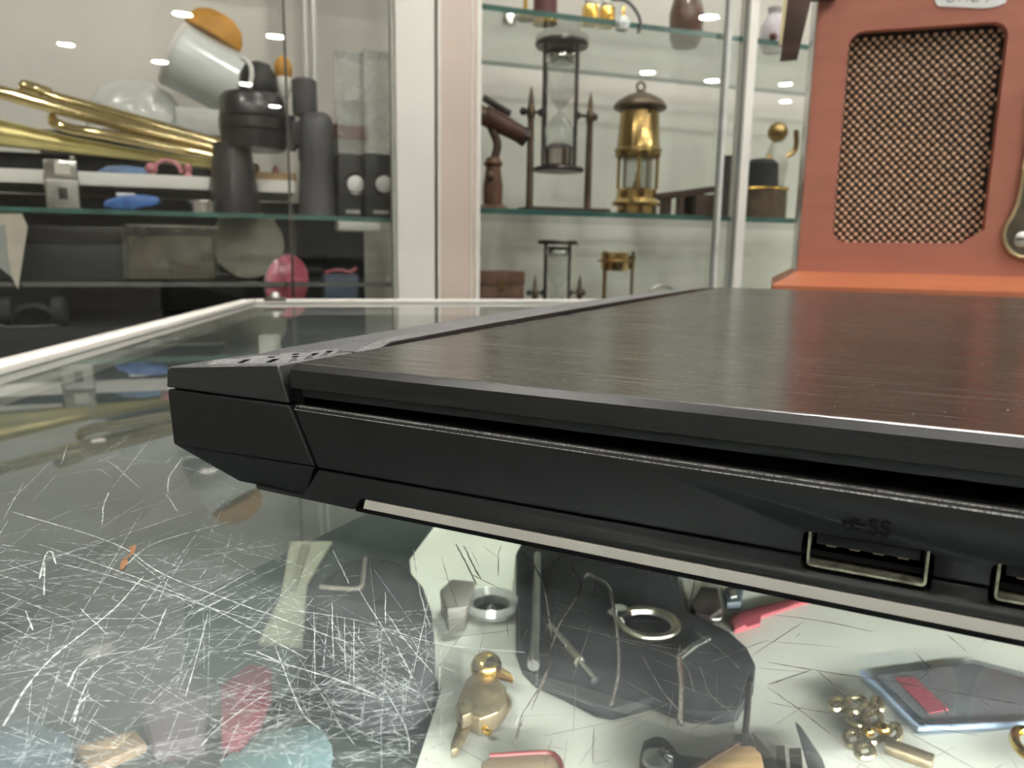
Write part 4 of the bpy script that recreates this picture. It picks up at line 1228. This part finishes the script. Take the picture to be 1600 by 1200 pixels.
q = CT('brown_jar', 'brown glazed jar on the upper glass shelf above the stool', 'jar', 1072, 40, 0.10, ZU)
B().lathe([(0.020, 0), (0.026, 0.012), (0.028, 0.05), (0.022, 0.075), (0.014, 0.085), (0.016, 0.095), (0, 0.095)], n=26).build('body', mat('brown_glaze', (0.14, 0.07, 0.05), 0.3, var=0.3, coat=0.4), q.o)
B().lathe([(0.017, 0.095), (0.017, 0.101), (0.004, 0.106), (0, 0.112)], n=20).build('lid', M_walnut, q.o)
# beyond the thin post
q = CT('felt_hat', 'black felt hat on the lower shelf between the cabinet post and the radio', 'hat', 1188, 292, 0.10, ZR)
k = q.m
zz = q.p(1188, 296)[1]
B().lathe([(0, zz), (40 * k, zz), (41 * k, zz + .002), (26 * k, zz + 0.004), (24 * k, q.p(1188, 256)[1]), (16 * k, q.p(1188, 249)[1]), (0, q.p(1188, 250)[1])], n=30).build('crown', M_fabric, q.o)
B().lathe([(40 * k, 0), (39 * k, zz), (0, zz)], n=30).build('display_block', M_bronze, q.o)
B().lathe([(41 * k, zz - .003), (42 * k, zz - .001), (41 * k, zz + .001)], n=30).build('gilt_band', M_gold, q.o)
q = CT('brass_figurine', 'pale robed figurine with a gilt head behind the thin cabinet post', 'figurine', 1212, 250, 0.20, ZR)
k = q.m
zt_ = q.p(1212, 190)[1]
B().lathe([(0.026, 0), (0.026, 0.010), (0.014, 0.016), (0.018, zt_ * 0.35), (0.024, zt_ * 0.6), (0.012, zt_ * 0.78), (0.008, zt_ * 0.80)], n=20).build('body', mat('pale_robe', (0.50, 0.49, 0.43), 0.5, var=0.2), q.o)
B().ball((0, 0, zt_ * 0.90), zt_ * 0.10, n=16).build('head', M_oldbrass, q.o)
B().tube(spline([(-0.018, -0.006, zt_ * 0.66), (-0.034, -0.012, zt_ * 0.5), (-0.026, -0.02, zt_ * 0.36)]), 0.005, 8).build('arm', M_oldbrass, q.o)
B().tube(spline([(0.018, -0.006, zt_ * 0.66), (0.034, -0.012, zt_ * 0.74), (0.030, -0.016, zt_ * 0.92)]), 0.005, 8).build('arm', M_oldbrass, q.o)
q = CT('ceramic_vase', 'pale lilac vase with a reddish spot on the upper shelf by the radio', 'vase', 1207, 66, 0.08, ZU)
B().lathe([(0.014, 0), (0.022, 0.018), (0.020, 0.045), (0.010, 0.062), (0.012, 0.072), (0.009, 0.072)], n=24).build('body', mat('lilac_glaze', (0.60, 0.55, 0.60), 0.3, var=0.1, coat=0.4), q.o)
B().ball((-0.012, -0.017, 0.022), 0.007, n=12).build('spot', mat('dark_red', (0.13, 0.03, 0.035), 0.3), q.o)

# ---------------------------------------------------------------- radio on the counter
YR = math.radians(-18.4)
RU = Vector((math.cos(YR), math.sin(YR), 0))
RN = Vector((-RU.y, RU.x, 0))
d_ = ray(1245, 425)
RP = CAM + d_ * (0.62 / d_.y)
ro = thing('radio', 'red brown wooden retro radio with a woven speaker grille behind the laptop', 'radio', (RP.x, RP.y, GZ), YR)


def rx(px, py, off=0.0):
    p = at_pl(px, py, RP - RN * off, RN)
    q_ = p - Vector((RP.x, RP.y, GZ))
    return (q_.dot(RU), q_.z)


M_cherry = mat('cherry_veneer', (0.39, 0.145, 0.104), 0.42, var=0.12, scale=14, stretch=(0.6, 6, 5), col2=(0.46, 0.178, 0.126), spec=0.35)
M_cherry2 = mat('cherry_moulding', (0.33, 0.105, 0.05), 0.45, spec=0.3, var=0.1, scale=20, stretch=(0.5, 8, 8), col2=(0.39, 0.13, 0.063))
M_side = mat('radio_side', (0.30, 0.16, 0.11), 0.22, var=0.1, scale=14, coat=0.6)
zb_ = RP.z - GZ
RWID, RH, RD = 0.40, 0.36, 0.16
fp = B().box(0, RWID, 0, 0.009, zb_, RH).build('front_panel', M_cherry, ro, bevel=0.0006)
g0, g1 = rx(1300, 378), rx(1570, 33)
gx0, gz0, gx1, gz1 = g0[0] + 0.0005, rx(1400, 379)[1], rx(1536, 300)[0], rx(1450, 41)[1]
gx1 = (rx(1571, 100)[0] + rx(1541, 330)[0]) / 2
gx0 = (rx(1326, 100)[0] + rx(1302, 330)[0]) / 2
r_ = 0.011
ol = []
for cx, cz, a0 in ((gx1 - r_, gz1 - r_, 0), (gx0 + r_, gz1 - r_, 90), (gx0 + r_, gz0 + r_, 180)):
    for i in range(7):
        a = math.radians(a0 + 15 * i)
        ol.append((cx + r_ * math.cos(a), cz + r_ * math.sin(a)))
ol += [(gx1 - 0.013, gz0), (gx1, gz0 + 0.010)]
cut(fp, B().prism([(x, -0.02, z_) for x, z_ in ol], (0, 0.05, 0)))
for f in fp.data.polygons:
    f.use_smooth = False
B().box(0.0, 0.009, 0.0095, RD, zb_, RH).build('side_panel', M_side, ro, bevel=0.0006)
B().box(RWID - 0.009, RWID, 0.0095, RD, zb_, RH).build('side_panel', M_side, ro, bevel=0.0006)
B().box(0, RWID, RD, RD + 0.006, zb_, RH).build('back_panel', M_walnut, ro)
B().box(-0.02, RWID + 0.02, -0.02, RD + 0.02, RH, RH + 0.02).build('top_board', M_cherry, ro, bevel=0.003)
grl = B().box(gx0 - 0.01, gx1 + 0.01, 0.0125, 0.016, gz0 - 0.01, gz1 + 0.01).build('grille_cloth', mat('grille_brown', (0.030, 0.016, 0.011), 0.8, var=0.4, scale=400), ro)
# woven knots of the grille
kb = B()
nx = 18
px_ = (gx1 - gx0) / (nx - 0.5)
pz_ = px_ * 0.53
row = 0
zc = gz0 + pz_ * 0.1
while zc < gz1 - 0.001:
    for i in range(nx + 1):
        xc = gx0 + (i + (0.5 if row % 2 else 0)) * px_ + random.uniform(-.0002, .0002)
        if xc > gx1:
            continue
        c = Vector((xc, 0.0115, zc + random.uniform(-.0002, .0002)))
        rx_, rz_ = px_ * 0.265, px_ * 0.27
        ringp = [(c.x + rx_ * math.cos(a), c.y + 0.0004, c.z + rz_ * math.sin(a)) for a in [math.pi / 4 * j for j in range(8)]]
        ring2 = [(c.x + rx_ * 0.6 * math.cos(a), c.y - 0.0010, c.z + rz_ * 0.6 * math.sin(a)) for a in [math.pi / 4 * j for j in range(8)]]
        kb.faces(ringp + ring2, [(j, (j + 1) % 8, 8 + (j + 1) % 8, 8 + j) for j in range(8)] + [tuple(range(8, 16))])
    row += 1
    zc += pz_
ko = kb.build('grille_knots', mat('knot_gold', (0.88, 0.60, 0.42), 0.35, var=0.15, scale=300, metal=0.1), ro)
ko['kind'] = 'stuff'
# lower moulding, mitred at the corner
yo = 0.030
f1, f2 = rx(1207, 446, yo), rx(1245, 425)
mb = B()
zo = f1[1]
xl = f1[0]
mb.hexa([(xl, -yo, zo - 0.02), (RWID - xl, -yo, zo - 0.02), (RWID - xl, RD + yo, zo - 0.02), (xl, RD + yo, zo - 0.02),
         (xl, -yo, zo), (RWID - xl, -yo, zo), (RWID - xl, RD + yo, zo), (xl, RD + yo, zo)])
mb.build('plinth', M_cherry2, ro, bevel=0.001)
B().hexa([(xl, -yo, zo), (RWID - xl, -yo, zo), (RWID - xl, RD + yo, zo), (xl, RD + yo, zo),
          (0, 0.0, zb_ + .0008), (RWID, 0.0, zb_ + .0008), (RWID, RD, zb_ + .0008), (0, RD, zb_ + .0008)]).build('moulding', M_cherry2, ro, bevel=0.0006)
for x, y in ((xl + .03, -yo + .03), (RWID - .03, -yo + .03), (xl + .03, RD), (RWID - .03, RD)):
    B().lathe([(0.012, 0.0001), (0.014, zo - 0.0195)], (x, y, 0), 18).build('foot', M_black, ro)
# dark side board with a pale yellow edge, upper part
ob = 0.012
pts = [rx(*v, ob) for v in ((1219, 93), (1246, 90.5), (1267, 0), (1290, -110), (1246, -110), (1231, 0))]
B().xz(pts, -ob, -ob + 0.008).build('side_board', M_walnut, ro, bevel=0.0004)
pts = [rx(*v, ob) for v in ((1217, 70), (1221.5, 70), (1231.5, 0), (1246, -110), (1239, -110), (1224, 0))]
B().xz(pts, -ob + 0.001, -ob + 0.006).build('board_edge', mat('pale_yellow_edge', (0.80, 0.70, 0.42), 0.35, var=0.05), ro)
xa = rx(1246, 60, ob)
B().box(-0.02, 0.012, -ob + 0.002, 0.0, rx(1246, 5)[1], RH).build('board_arm', M_walnut, ro)
# price sticker with pencilled figures
so_ = 0.0009
pts = [rx(*v, so_) for v in ((1461, -46), (1461, 1), (1464, 8), (1468, 9.6), (1500, 11), (1530, 12.4), (1546, 12), (1562, 8.5), (1571, 4.5), (1573, 0), (1575, -46))]
stk = B().xz(pts, -so_, -0.0001).build('price_sticker', mat('sticker_white', (0.84, 0.85, 0.86), 0.6, var=0.02), ro)
gp = B()
for st in (((1481, -14), (1479, -4), (1481, 2), (1486, 3), (1490, -1), (1490, -14)), ((1499, -14), (1499, 2)), ((1510, -14), (1511, 2)),
           ((1517, -10), (1522, -13), (1526, -10), (1518, 1), (1529, 1.5)), ((1548, -14), (1545, -3), (1540, 4))):
    P_ = spline([(*(rx(x, y, so_)), 0) for x, y in st], 4) if len(st) > 2 else [Vector((*rx(*v, so_), 0)) for v in st]
    gp.tube([(v.x, -so_ - 0.00005, v.y) for v in P_], 0.00045, 5)
gp.build('pencil_figures', mat('pencil_grey', (0.30, 0.30, 0.32), 0.7), ro)
# metal strap plate with a screw at the edge of the frame
outl = [(1600, 264), (1596, 290), (1590, 318), (1581, 338), (1572, 352), (1568, 367), (1571, 382), (1580, 394), (1592, 401), (1604, 402), (1618, 398), (1630, 388), (1634, 372), (1632, 356), (1626, 340), (1624, 318), (1626, 290), (1632, 200), (1640, 120), (1616, 120), (1608, 200)]
po = 0.003
pts = [rx(*v, po) for v in outl]
B().xz(pts, -po, -0.0001).build('strap_plate', mat('strap_metal', (0.14, 0.12, 0.09), 0.4, metal=0.9, var=0.3), ro, bevel=0.0004)
B().tube([(x, -po - 0.0002, z_) for x, z_ in pts], 0.0014, 8, closed=True).build('plate_rim', mat('strap_rim', (0.62, 0.52, 0.32), 0.3, metal=0.9, var=0.2), ro)
sx_, sz_ = rx(1597, 374, po)
B().lathe([(0.0056, 0.0), (0.0056, 0.0012), (0.004, 0.0024), (0, 0.0030)], (sx_, -po, sz_), 20, (0, -1, 0)).build('screw', M_steel, ro)
B().box(sx_ - 0.004, sx_ + 0.004, -po - 0.0032, -po - 0.0024, sz_ - 0.0004, sz_ + 0.0004).build('screw_slot', M_gap, ro)

# ---------------------------------------------------------------- trinkets under the counter glass
ZP = ZI - 0.002                                # face of the card liner


class IT:
    """a thing lying in the counter; q() gives local points for a spot read off at height h above the card"""

    def __init__(s, name, label, cat, px, py, group=None, base=ZP):
        s.base = base
        p = at_z(px, py, base)
        s.o = thing(name, label, cat, p, 0, group)
        s.p0 = p

    def q(s, px, py, h=0.0):
        return at_z(px, py, s.base + h) - s.p0

    def slab(s, nm, pts, h0, h1, m, bevel=0.0, seg=2):
        P_ = [s.q(x, y, h1) for x, y in pts]
        return B().prism([(v.x, v.y, h0) for v in P_], (0, 0, h1 - h0)).build(nm, m, s.o, bevel=bevel, seg=seg)

    def line(s, nm, pts, h, r, m, n=8, closed=False, sp=True):
        P_ = [s.q(x, y, hh if isinstance(hh, (int, float)) else h) + Vector((0, 0, 0)) for x, y, hh in [(*v, h)[:3] if len(v) == 2 else v for v in pts]]
        P_ = spline(P_, 5) if sp and not closed else P_
        return B().tube(P_, r, n, closed).build(nm, m, s.o)


i = IT('black_pouch', 'rounded black fabric pouch with a seam under the scratched glass', 'pouch', 580, 985)
i.slab('pouch_body', [(478, 975), (480, 935), (505, 900), (522, 885), (560, 868), (600, 868), (636, 880), (662, 910), (676, 950), (680, 1000), (676, 1040), (650, 1062), (600, 1070), (540, 1062), (500, 1030)], 0.0005, 0.020, M_fabric, 0.006, 3)
i.line('piping', [(570, 872), (567, 900), (563, 918), (540, 920), (500, 917)], 0.0205, 0.0010, mat('pouch_piping', (0.17, 0.15, 0.13), 0.7))
i = IT('display_tray', 'dark rounded velvet tray holding a bangle and a pen under the glass', 'tray', 990, 1000)
tray = [(806, 862), (806, 1010), (815, 1035), (835, 1055), (880, 1075), (930, 1100), (958, 1106), (1000, 1095), (1020, 1088), (1045, 1100), (1080, 1110), (1120, 1112), (1155, 1108), (1178, 1070), (1181, 1035), (1168, 1010), (1140, 985), (1110, 970), (1075, 955), (1060, 900), (1060, 830), (840, 800)]
i.slab('tray_base', tray, 0.0005, 0.006, M_fabric, 0.002)
i.slab('tray_fold', [(808, 870), (812, 1010), (836, 1050), (842, 1048), (836, 1000), (830, 870)], 0.006, 0.012, M_fabric, 0.002)
ZT = ZP + 0.006
i = IT('bangle', 'thin silver bangle lying on the dark velvet tray', 'bangle', 1010, 975, base=ZT)
cx, cy = i.q(1012, 972, 0.003).x, i.q(1012, 972, 0.003).y
rr_ = (i.q(1058, 972, 0.003).x - i.q(968, 972, 0.003).x) / 2
B().tube([(cx + rr_ * math.cos(a), cy + rr_ * 1.0 * math.sin(a), 0.0025) for a in [2 * math.pi * j / 40 for j in range(40)]], 0.0016, 10, closed=True).build('band', mat('pale_gold_metal', (0.50, 0.47, 0.38), 0.3, metal=1.0, var=0.3), i.o)
B().tube([(cx + rr_ * 0.86 * math.cos(a), cy + rr_ * 0.86 * math.sin(a), 0.0020) for a in [2 * math.pi * j / 40 for j in range(40)]], 0.0008, 8, closed=True).build('inner_wire', M_steel, i.o)
B().lathe([(0.0045, 0), (0.005, 0.004), (0.003, 0.006)], (cx - rr_ * 0.9, cy + rr_ * 0.55, 0), 14).build('clasp', M_chrome, i.o)
i = IT('slim_pen', 'slim silver pen lying aslant on the dark velvet tray', 'pen', 892, 1020, base=ZT)
i.line('barrel', [(858, 982), (905, 1035)], 0.003, 0.0022, mat('pen_metal', (0.55, 0.52, 0.43), 0.3, metal=1.0, var=0.3), sp=False)
i.line('tip', [(905, 1035), (929, 1063)], 0.003, 0.0015, M_chrome, sp=False)
i.line('clip', [(862, 984), (885, 1010)], 0.0058, 0.0006, M_chrome, sp=False)
i = IT('metal_rod', 'thin straight metal rod at the tray edge nearest the pouch', 'rod', 838, 950, base=ZT + 0.0062)
i.line('shaft', [(840, 866), (838, 950), (834, 1035)], 0.0016, 0.0016, M_steel)
i.line('end_cap', [(834, 1030), (833.5, 1040)], 0.0016, 0.0022, M_steel, sp=False)
i = IT('bent_wire', 'long thin bent wire lying across the velvet tray', 'wire', 960, 970, base=ZT)
i.line('strand', [(925, 900), (950, 915), (958, 945), (966, 1010), (965, 1060), (955, 1100)], 0.0065, 0.0006, M_steel)
i.line('curl', [(925, 900), (918, 897), (914, 902)], 0.0065, 0.0006, M_steel)
i = IT('wishbone_pin', 'silver forked pin on the velvet tray beside the bangle', 'pin', 1062, 1050, base=ZT)
i.line('arm', [(1107, 998), (1085, 1010), (1061, 1029)], 0.002, 0.0012, M_chrome)
i.line('stem', [(1061, 1029), (1065, 1070), (1063, 1130)], 0.002, 0.0012, M_chrome)
for nm, lab, px, py in (('ring_box', 'small grey ring box beside the black pouch under the glass', 712, 935),):
    i = IT(nm, lab, 'box', px, py)
    i.slab('box_body', [(688, 925), (706, 908), (742, 912), (728, 952), (700, 955)], 0.0003, 0.010, mat('grey_card', (0.26, 0.25, 0.22), 0.6, var=0.2), 0.001)
    i.slab('box_lid', [(687, 921), (706, 904), (743, 908), (729, 947), (699, 951)], 0.0101, 0.014, mat('grey_card2', (0.21, 0.20, 0.18), 0.6, var=0.2), 0.001)
i = IT('glass_ring', 'clear glass ring dish next to the small grey box under the glass', 'ring dish', 766, 945)
cx, cy = i.q(768, 945, 0.004).x, i.q(768, 945, 0.004).y
B().lathe([(0.010, 0.001), (0.0125, 0.004), (0.0115, 0.007), (0.008, 0.005), (0.008, 0.001)], (cx, cy, 0), 28).build('dish', mat('grey_glass_solid', (0.42, 0.44, 0.42), 0.12, var=0.2, spec=0.8), i.o)
B().ball((cx, cy - 0.010, 0.007), 0.0018, n=10).build('bead', M_chrome, i.o)
# gilt bird figure
i = IT('gilt_bird_brooch', 'gilt bird brooch with a gold head on the cream card', 'brooch', 755, 1090)
M_gilt = mat('tarnished_gilt', (0.36, 0.29, 0.19), 0.35, metal=0.8, var=0.5, scale=120)
i.slab('body', [(728, 1062), (742, 1048), (770, 1052), (790, 1072), (792, 1094), (778, 1112), (750, 1122), (730, 1115), (718, 1105), (712, 1104)], 0.0005, 0.007, M_gilt, 0.0025, 3)
c = i.q(760, 1036, 0.009)
B().ball((c.x, c.y, 0.0075), 0.0058, 1, 1.05, 0.9, n=20).build('head', M_gold, i.o)
i.slab('beak', [(776, 1036), (798, 1050), (803, 1058), (776, 1050)], 0.005, 0.008, M_gold, 0.0008)
i.slab('tail', [(722, 1108), (742, 1118), (716, 1168), (704, 1172), (704, 1160)], 0.0005, 0.004, M_gilt, 0.001)
i.slab('wing', [(716, 1104), (728, 1075), (742, 1082), (738, 1112), (722, 1120)], 0.004, 0.009, M_gilt, 0.001)
i.line('leg', [(752, 1118), (758, 1140), (766, 1145)], 0.003, 0.0011, M_gold)
i.line('leg', [(786, 1080), (796, 1100), (790, 1112)], 0.003, 0.0010, M_gilt)
# openwork brooch
i = IT('openwork_brooch', 'pale gold openwork bow brooch lying beside the plastic sleeve', 'brooch', 1370, 1140)
for pts in ([(1298, 1098), (1310, 1092), (1322, 1100), (1312, 1108), (1300, 1106)], [(1325, 1095), (1345, 1090), (1352, 1102), (1338, 1112), (1326, 1108)], [(1330, 1112), (1350, 1118), (1352, 1135), (1336, 1132), (1326, 1124)],
            [(1352, 1118), (1370, 1112), (1376, 1126), (1362, 1136), (1350, 1132)], [(1322, 1148), (1340, 1145), (1344, 1160), (1330, 1166), (1322, 1158)], [(1366, 1092), (1374, 1094), (1378, 1106), (1370, 1110), (1364, 1102)],
            [(1385, 1146), (1400, 1132), (1406, 1148), (1396, 1158), (1386, 1156)], [(1352, 1140), (1372, 1138), (1380, 1150), (1366, 1160), (1352, 1154)], [(1340, 1168), (1358, 1164), (1364, 1178), (1350, 1184), (1340, 1178)]):
    P_ = [i.q(x, y, 0.003) for x, y in pts]
    P_ = [P_[-1]] + P_ + [P_[0]]
    P_ = spline(P_, 4)
    B().tube(P_, 0.0012, 8).build('loop', mat('pale_gilt', (0.62, 0.53, 0.33), 0.25, metal=0.9, var=0.4, scale=200), i.o)
i.line('pin_bar', [(1384, 1165), (1420, 1178), (1458, 1192)], 0.003, 0.0026, M_gilt, 12, sp=False)
c = i.q(1380, 1140, 0.004)
B().ball((c.x, c.y, 0.004), 0.0022, n=12).build('stone', M_gold, i.o)
c = i.q(1357, 1143, 0.004)
B().ball((c.x, c.y, 0.004), 0.0018, n=12).build('stone', M_gold, i.o)
# plastic sleeve with card
i = IT('card_sleeve', 'clear bluish plastic sleeve holding a grey card with a red panel', 'sleeve', 1490, 1095)
i.slab('card', [(1372, 1056), (1450, 1130), (1640, 1108), (1640, 1070), (1520, 1036)], 0.0008, 0.0016, mat('sleeve_card', (0.21, 0.21, 0.21), 0.5, var=0.25, scale=60), 0)
i.slab('red_panel', [(1398, 1058), (1430, 1058), (1482, 1108), (1452, 1114)], 0.0017, 0.0020, mat('panel_red', (0.50, 0.07, 0.09), 0.4, var=0.1), 0)
i.slab('plastic', [(1346, 1050), (1436, 1138), (1680, 1124), (1680, 1070), (1520, 1030), (1400, 1042)], 0.0003, 0.0032, glass('sleeve_plastic', (0.90, 0.93, 0.96), 2.2, haze=0.10, hmin=0.05, haze_col=(0.55, 0.66, 0.85), hscale=60), 0)
i.line('weld_edge', [(1346, 1050), (1436, 1138), (1560, 1133), (1680, 1125)], 0.002, 0.0010, mat('blue_weld', (0.42, 0.52, 0.68), 0.3), sp=False)
i = IT('red_ribbon', 'short red ribbon lying next to the velvet tray', 'ribbon', 1170, 963)
i.slab('band', [(1140, 968), (1145, 958), (1185, 947), (1260, 930), (1265, 938), (1190, 962), (1188, 974), (1148, 985)], 0.0003, 0.002, mat('ribbon_red', (0.35, 0.08, 0.10), 0.5), 0.0005)
i.slab('knot', [(1142, 966), (1158, 956), (1166, 976), (1148, 984)], 0.002, 0.004, mat('ribbon_red', (0.35, 0.08, 0.10), 0.5), 0.0008)
i = IT('grey_charm', 'grey metal charm with a hooked wire beside the red ribbon', 'charm', 1115, 945)
i.slab('charm_body', [(1080, 940), (1095, 915), (1122, 918), (1128, 950), (1110, 962), (1086, 956)], 0.0003, 0.005, mat('charm_grey', (0.12, 0.10, 0.10), 0.4, metal=0.5, var=0.4), 0.001)
i.line('hook', [(1127, 920), (1130, 950), (1126, 966), (1112, 968)], 0.006, 0.0005, M_chrome)
i = IT('blue_charm', 'dark blue grey charm under the laptop edge beside the grey charm', 'charm', 1150, 925)
i.slab('charm_body', [(1130, 920), (1145, 912), (1162, 920), (1158, 940), (1136, 942)], 0.0003, 0.004, mat('charm_blue', (0.07, 0.09, 0.11), 0.35, var=0.4), 0.001)
i.slab('boss', [(1140, 922), (1150, 920), (1152, 931), (1142, 933)], 0.004, 0.005, M_steel, 0.0004)
# knives and wooden block at the bottom
i = IT('black_clip', 'round black fitting with a silver screw at the front of the counter', 'fitting', 1040, 1170)
i.slab('fitting_body', [(1000, 1172), (1004, 1155), (1022, 1146), (1042, 1150), (1056, 1166), (1062, 1176), (1110, 1182), (1110, 1215), (1010, 1215), (1000, 1195)], 0.0005, 0.008, M_black, 0.002)
c = i.q(1028, 1186, 0.009)
B().lathe([(0.0046, 0.008), (0.0046, 0.0095), (0.003, 0.0105), (0, 0.011)], (c.x, c.y, 0), 16).build('screw', M_steel, i.o)
for a in range(5):
    B().tube([(c.x, c.y, 0.0112), (c.x + 0.0042 * math.cos(a * 0.5 - 1.0), c.y + 0.0042 * math.sin(a * 0.5 - 1.0), 0.0102)], 0.0005, 6).build('spring_leaf', M_chrome, i.o)
i = IT('wood_block', 'tan wooden block beside the folding knives under the glass', 'block', 1130, 1185)
i.slab('block', [(1078, 1205), (1100, 1190), (1150, 1160), (1160, 1164), (1176, 1163), (1190, 1178), (1200, 1220), (1080, 1225)], 0.0005, 0.010, mat('tan_wood', (0.42, 0.27, 0.13), 0.5, var=0.25, stretch=(1, 8, 8)), 0.0008)
i.slab('edge_band', [(1076, 1202), (1100, 1187), (1152, 1156), (1156, 1160), (1102, 1192), (1080, 1207)], 0.009, 0.0108, M_walnut, 0)
i = IT('thin_post', 'thin dark metal spike standing between the tray and the wooden block', 'spike', 1163, 1163)
p0, p1 = i.q(1163, 1162, 0.0), i.q(1172, 1062, 0.03)
B().tube([p0 + Vector((0, 0, .0)), Vector((p1.x, p1.y, 0.03))], [0.0012, 0.0009], 8).build('shaft', M_pewter, i.o)
B().box(-0.0024, 0.0024, -0.0024, 0.0024, 0, 0.002).build('foot', M_pewter, i.o)
i = IT('folding_knife', 'grey folding knife with fanned blades at the front of the counter', 'knife', 1235, 1170)
i.slab('blade', [(1243, 1127), (1252, 1135), (1285, 1185), (1295, 1215), (1268, 1215), (1255, 1170)], 0.003, 0.0042, mat('blade_grey', (0.17, 0.18, 0.18), 0.35, metal=0.5, var=0.2), 0.0003)
i.slab('blade', [(1213, 1164), (1226, 1164), (1230, 1215), (1214, 1215)], 0.0012, 0.003, M_bronze, 0.0003)
i.slab('blade', [(1233, 1168), (1252, 1168), (1256, 1215), (1236, 1215)], 0.0012, 0.003, M_bronze, 0.0003)
i.slab('blade', [(1175, 1143), (1192, 1160), (1214, 1190), (1222, 1215), (1200, 1215)], 0.003, 0.0042, M_bronze, 0.0003)
i.slab('handle', [(1198, 1200), (1290, 1200), (1290, 1230), (1198, 1230)], 0.0003, 0.006, M_greyp, 0.001)
i = IT('tan_card', 'tan leather card holder with a red edge at the front of the counter', 'card holder', 815, 1195)
i.slab('leather', [(752, 1190), (765, 1182), (850, 1176), (868, 1182), (876, 1196), (876, 1225), (752, 1225)], 0.0003, 0.003, mat('tan_leather', (0.45, 0.33, 0.23), 0.6, var=0.15), 0.0008)
i.line('red_edge', [(765, 1181), (850, 1176), (869, 1182), (877, 1196), (878, 1222)], 0.003, 0.0008, mat('edge_red', (0.22, 0.04, 0.04), 0.5))
i = IT('chain_link', 'gold chain link by the plastic sleeve at the edge of view', 'chain', 1596, 1160)
i.line('link', [(1612, 1143), (1592, 1141), (1585, 1152), (1590, 1166), (1606, 1180), (1618, 1170)], 0.003, 0.0016, M_gold)
i.line('link', [(1606, 1180), (1622, 1192), (1630, 1205)], 0.003, 0.0016, M_gold)
# hazy things under the worn part of the glass
ZG = ZI - 0.004
for nm, lab, cat, px, py, pts, h, m, nm2, pts2 in (
    ('burgundy_wallet', 'burgundy wallet under the worn hazy part of the glass', 'wallet', 385, 1090, [(345, 1070), (392, 1035), (425, 1045), (405, 1110), (372, 1150), (345, 1140)], 0.012, mat('burgundy', (0.13, 0.02, 0.035), 0.6, var=0.2), 'flap', [(356, 1075), (392, 1046), (404, 1052), (372, 1100)]),
    ('teal_booklet', 'pale teal booklet under the hazy front of the glass', 'booklet', 480, 1165, [(345, 1185), (415, 1140), (500, 1130), (520, 1165), (500, 1230), (340, 1240)], 0.006, mat('pale_teal', (0.16, 0.25, 0.27), 0.6, var=0.3, scale=30), 'cover', [(360, 1188), (415, 1150), (480, 1140), (480, 1220), (350, 1230)]),
    ('cream_strip', 'narrow dull beige card strip beside the black pouch under the scratches', 'card', 455, 940, [(452, 845), (520, 845), (480, 915), (474, 1008), (402, 1004), (438, 930)], 0.002, mat('dull_beige', (0.26, 0.255, 0.20), 0.7, var=0.2, scale=60), 'crease', [(470, 850), (485, 850), (462, 920), (452, 920)]),
    ('tan_envelope', 'tan envelope beneath the scratched glass at the front left', 'envelope', 175, 1165, [(115, 1165), (210, 1138), (230, 1160), (140, 1200)], 0.004, mat('tan_paper', (0.22, 0.15, 0.09), 0.7, var=0.1), 'flap', [(125, 1166), (205, 1144), (180, 1166)]),
    ('slate_box', 'slate blue box under the scratched glass at the front left corner', 'box', 60, 1170, [(-60, 1130), (40, 1120), (110, 1150), (80, 1230), (-60, 1240)], 0.012, mat('slate_blue', (0.08, 0.11, 0.14), 0.6, var=0.2), 'lid_label', [(-20, 1150), (30, 1140), (60, 1160), (20, 1190)]),
    ('plum_cloth', 'folded plum cloth between the tan envelope and the burgundy wallet', 'cloth', 290, 1090, [(215, 1085), (280, 1065), (330, 1090), (320, 1150), (240, 1160)], 0.008, mat('plum', (0.07, 0.055, 0.062), 0.8, var=0.3), 'fold', [(230, 1090), (280, 1072), (300, 1090), (250, 1110)]),
):
    i = IT(nm, lab, cat, px, py, base=ZG)
    i.slab('cover' if nm2 != 'cover' else 'pages', pts, 0.0003, h, m, 0.001)
    i.slab(nm2, pts2, h, h + 0.0012, m, 0.0004)
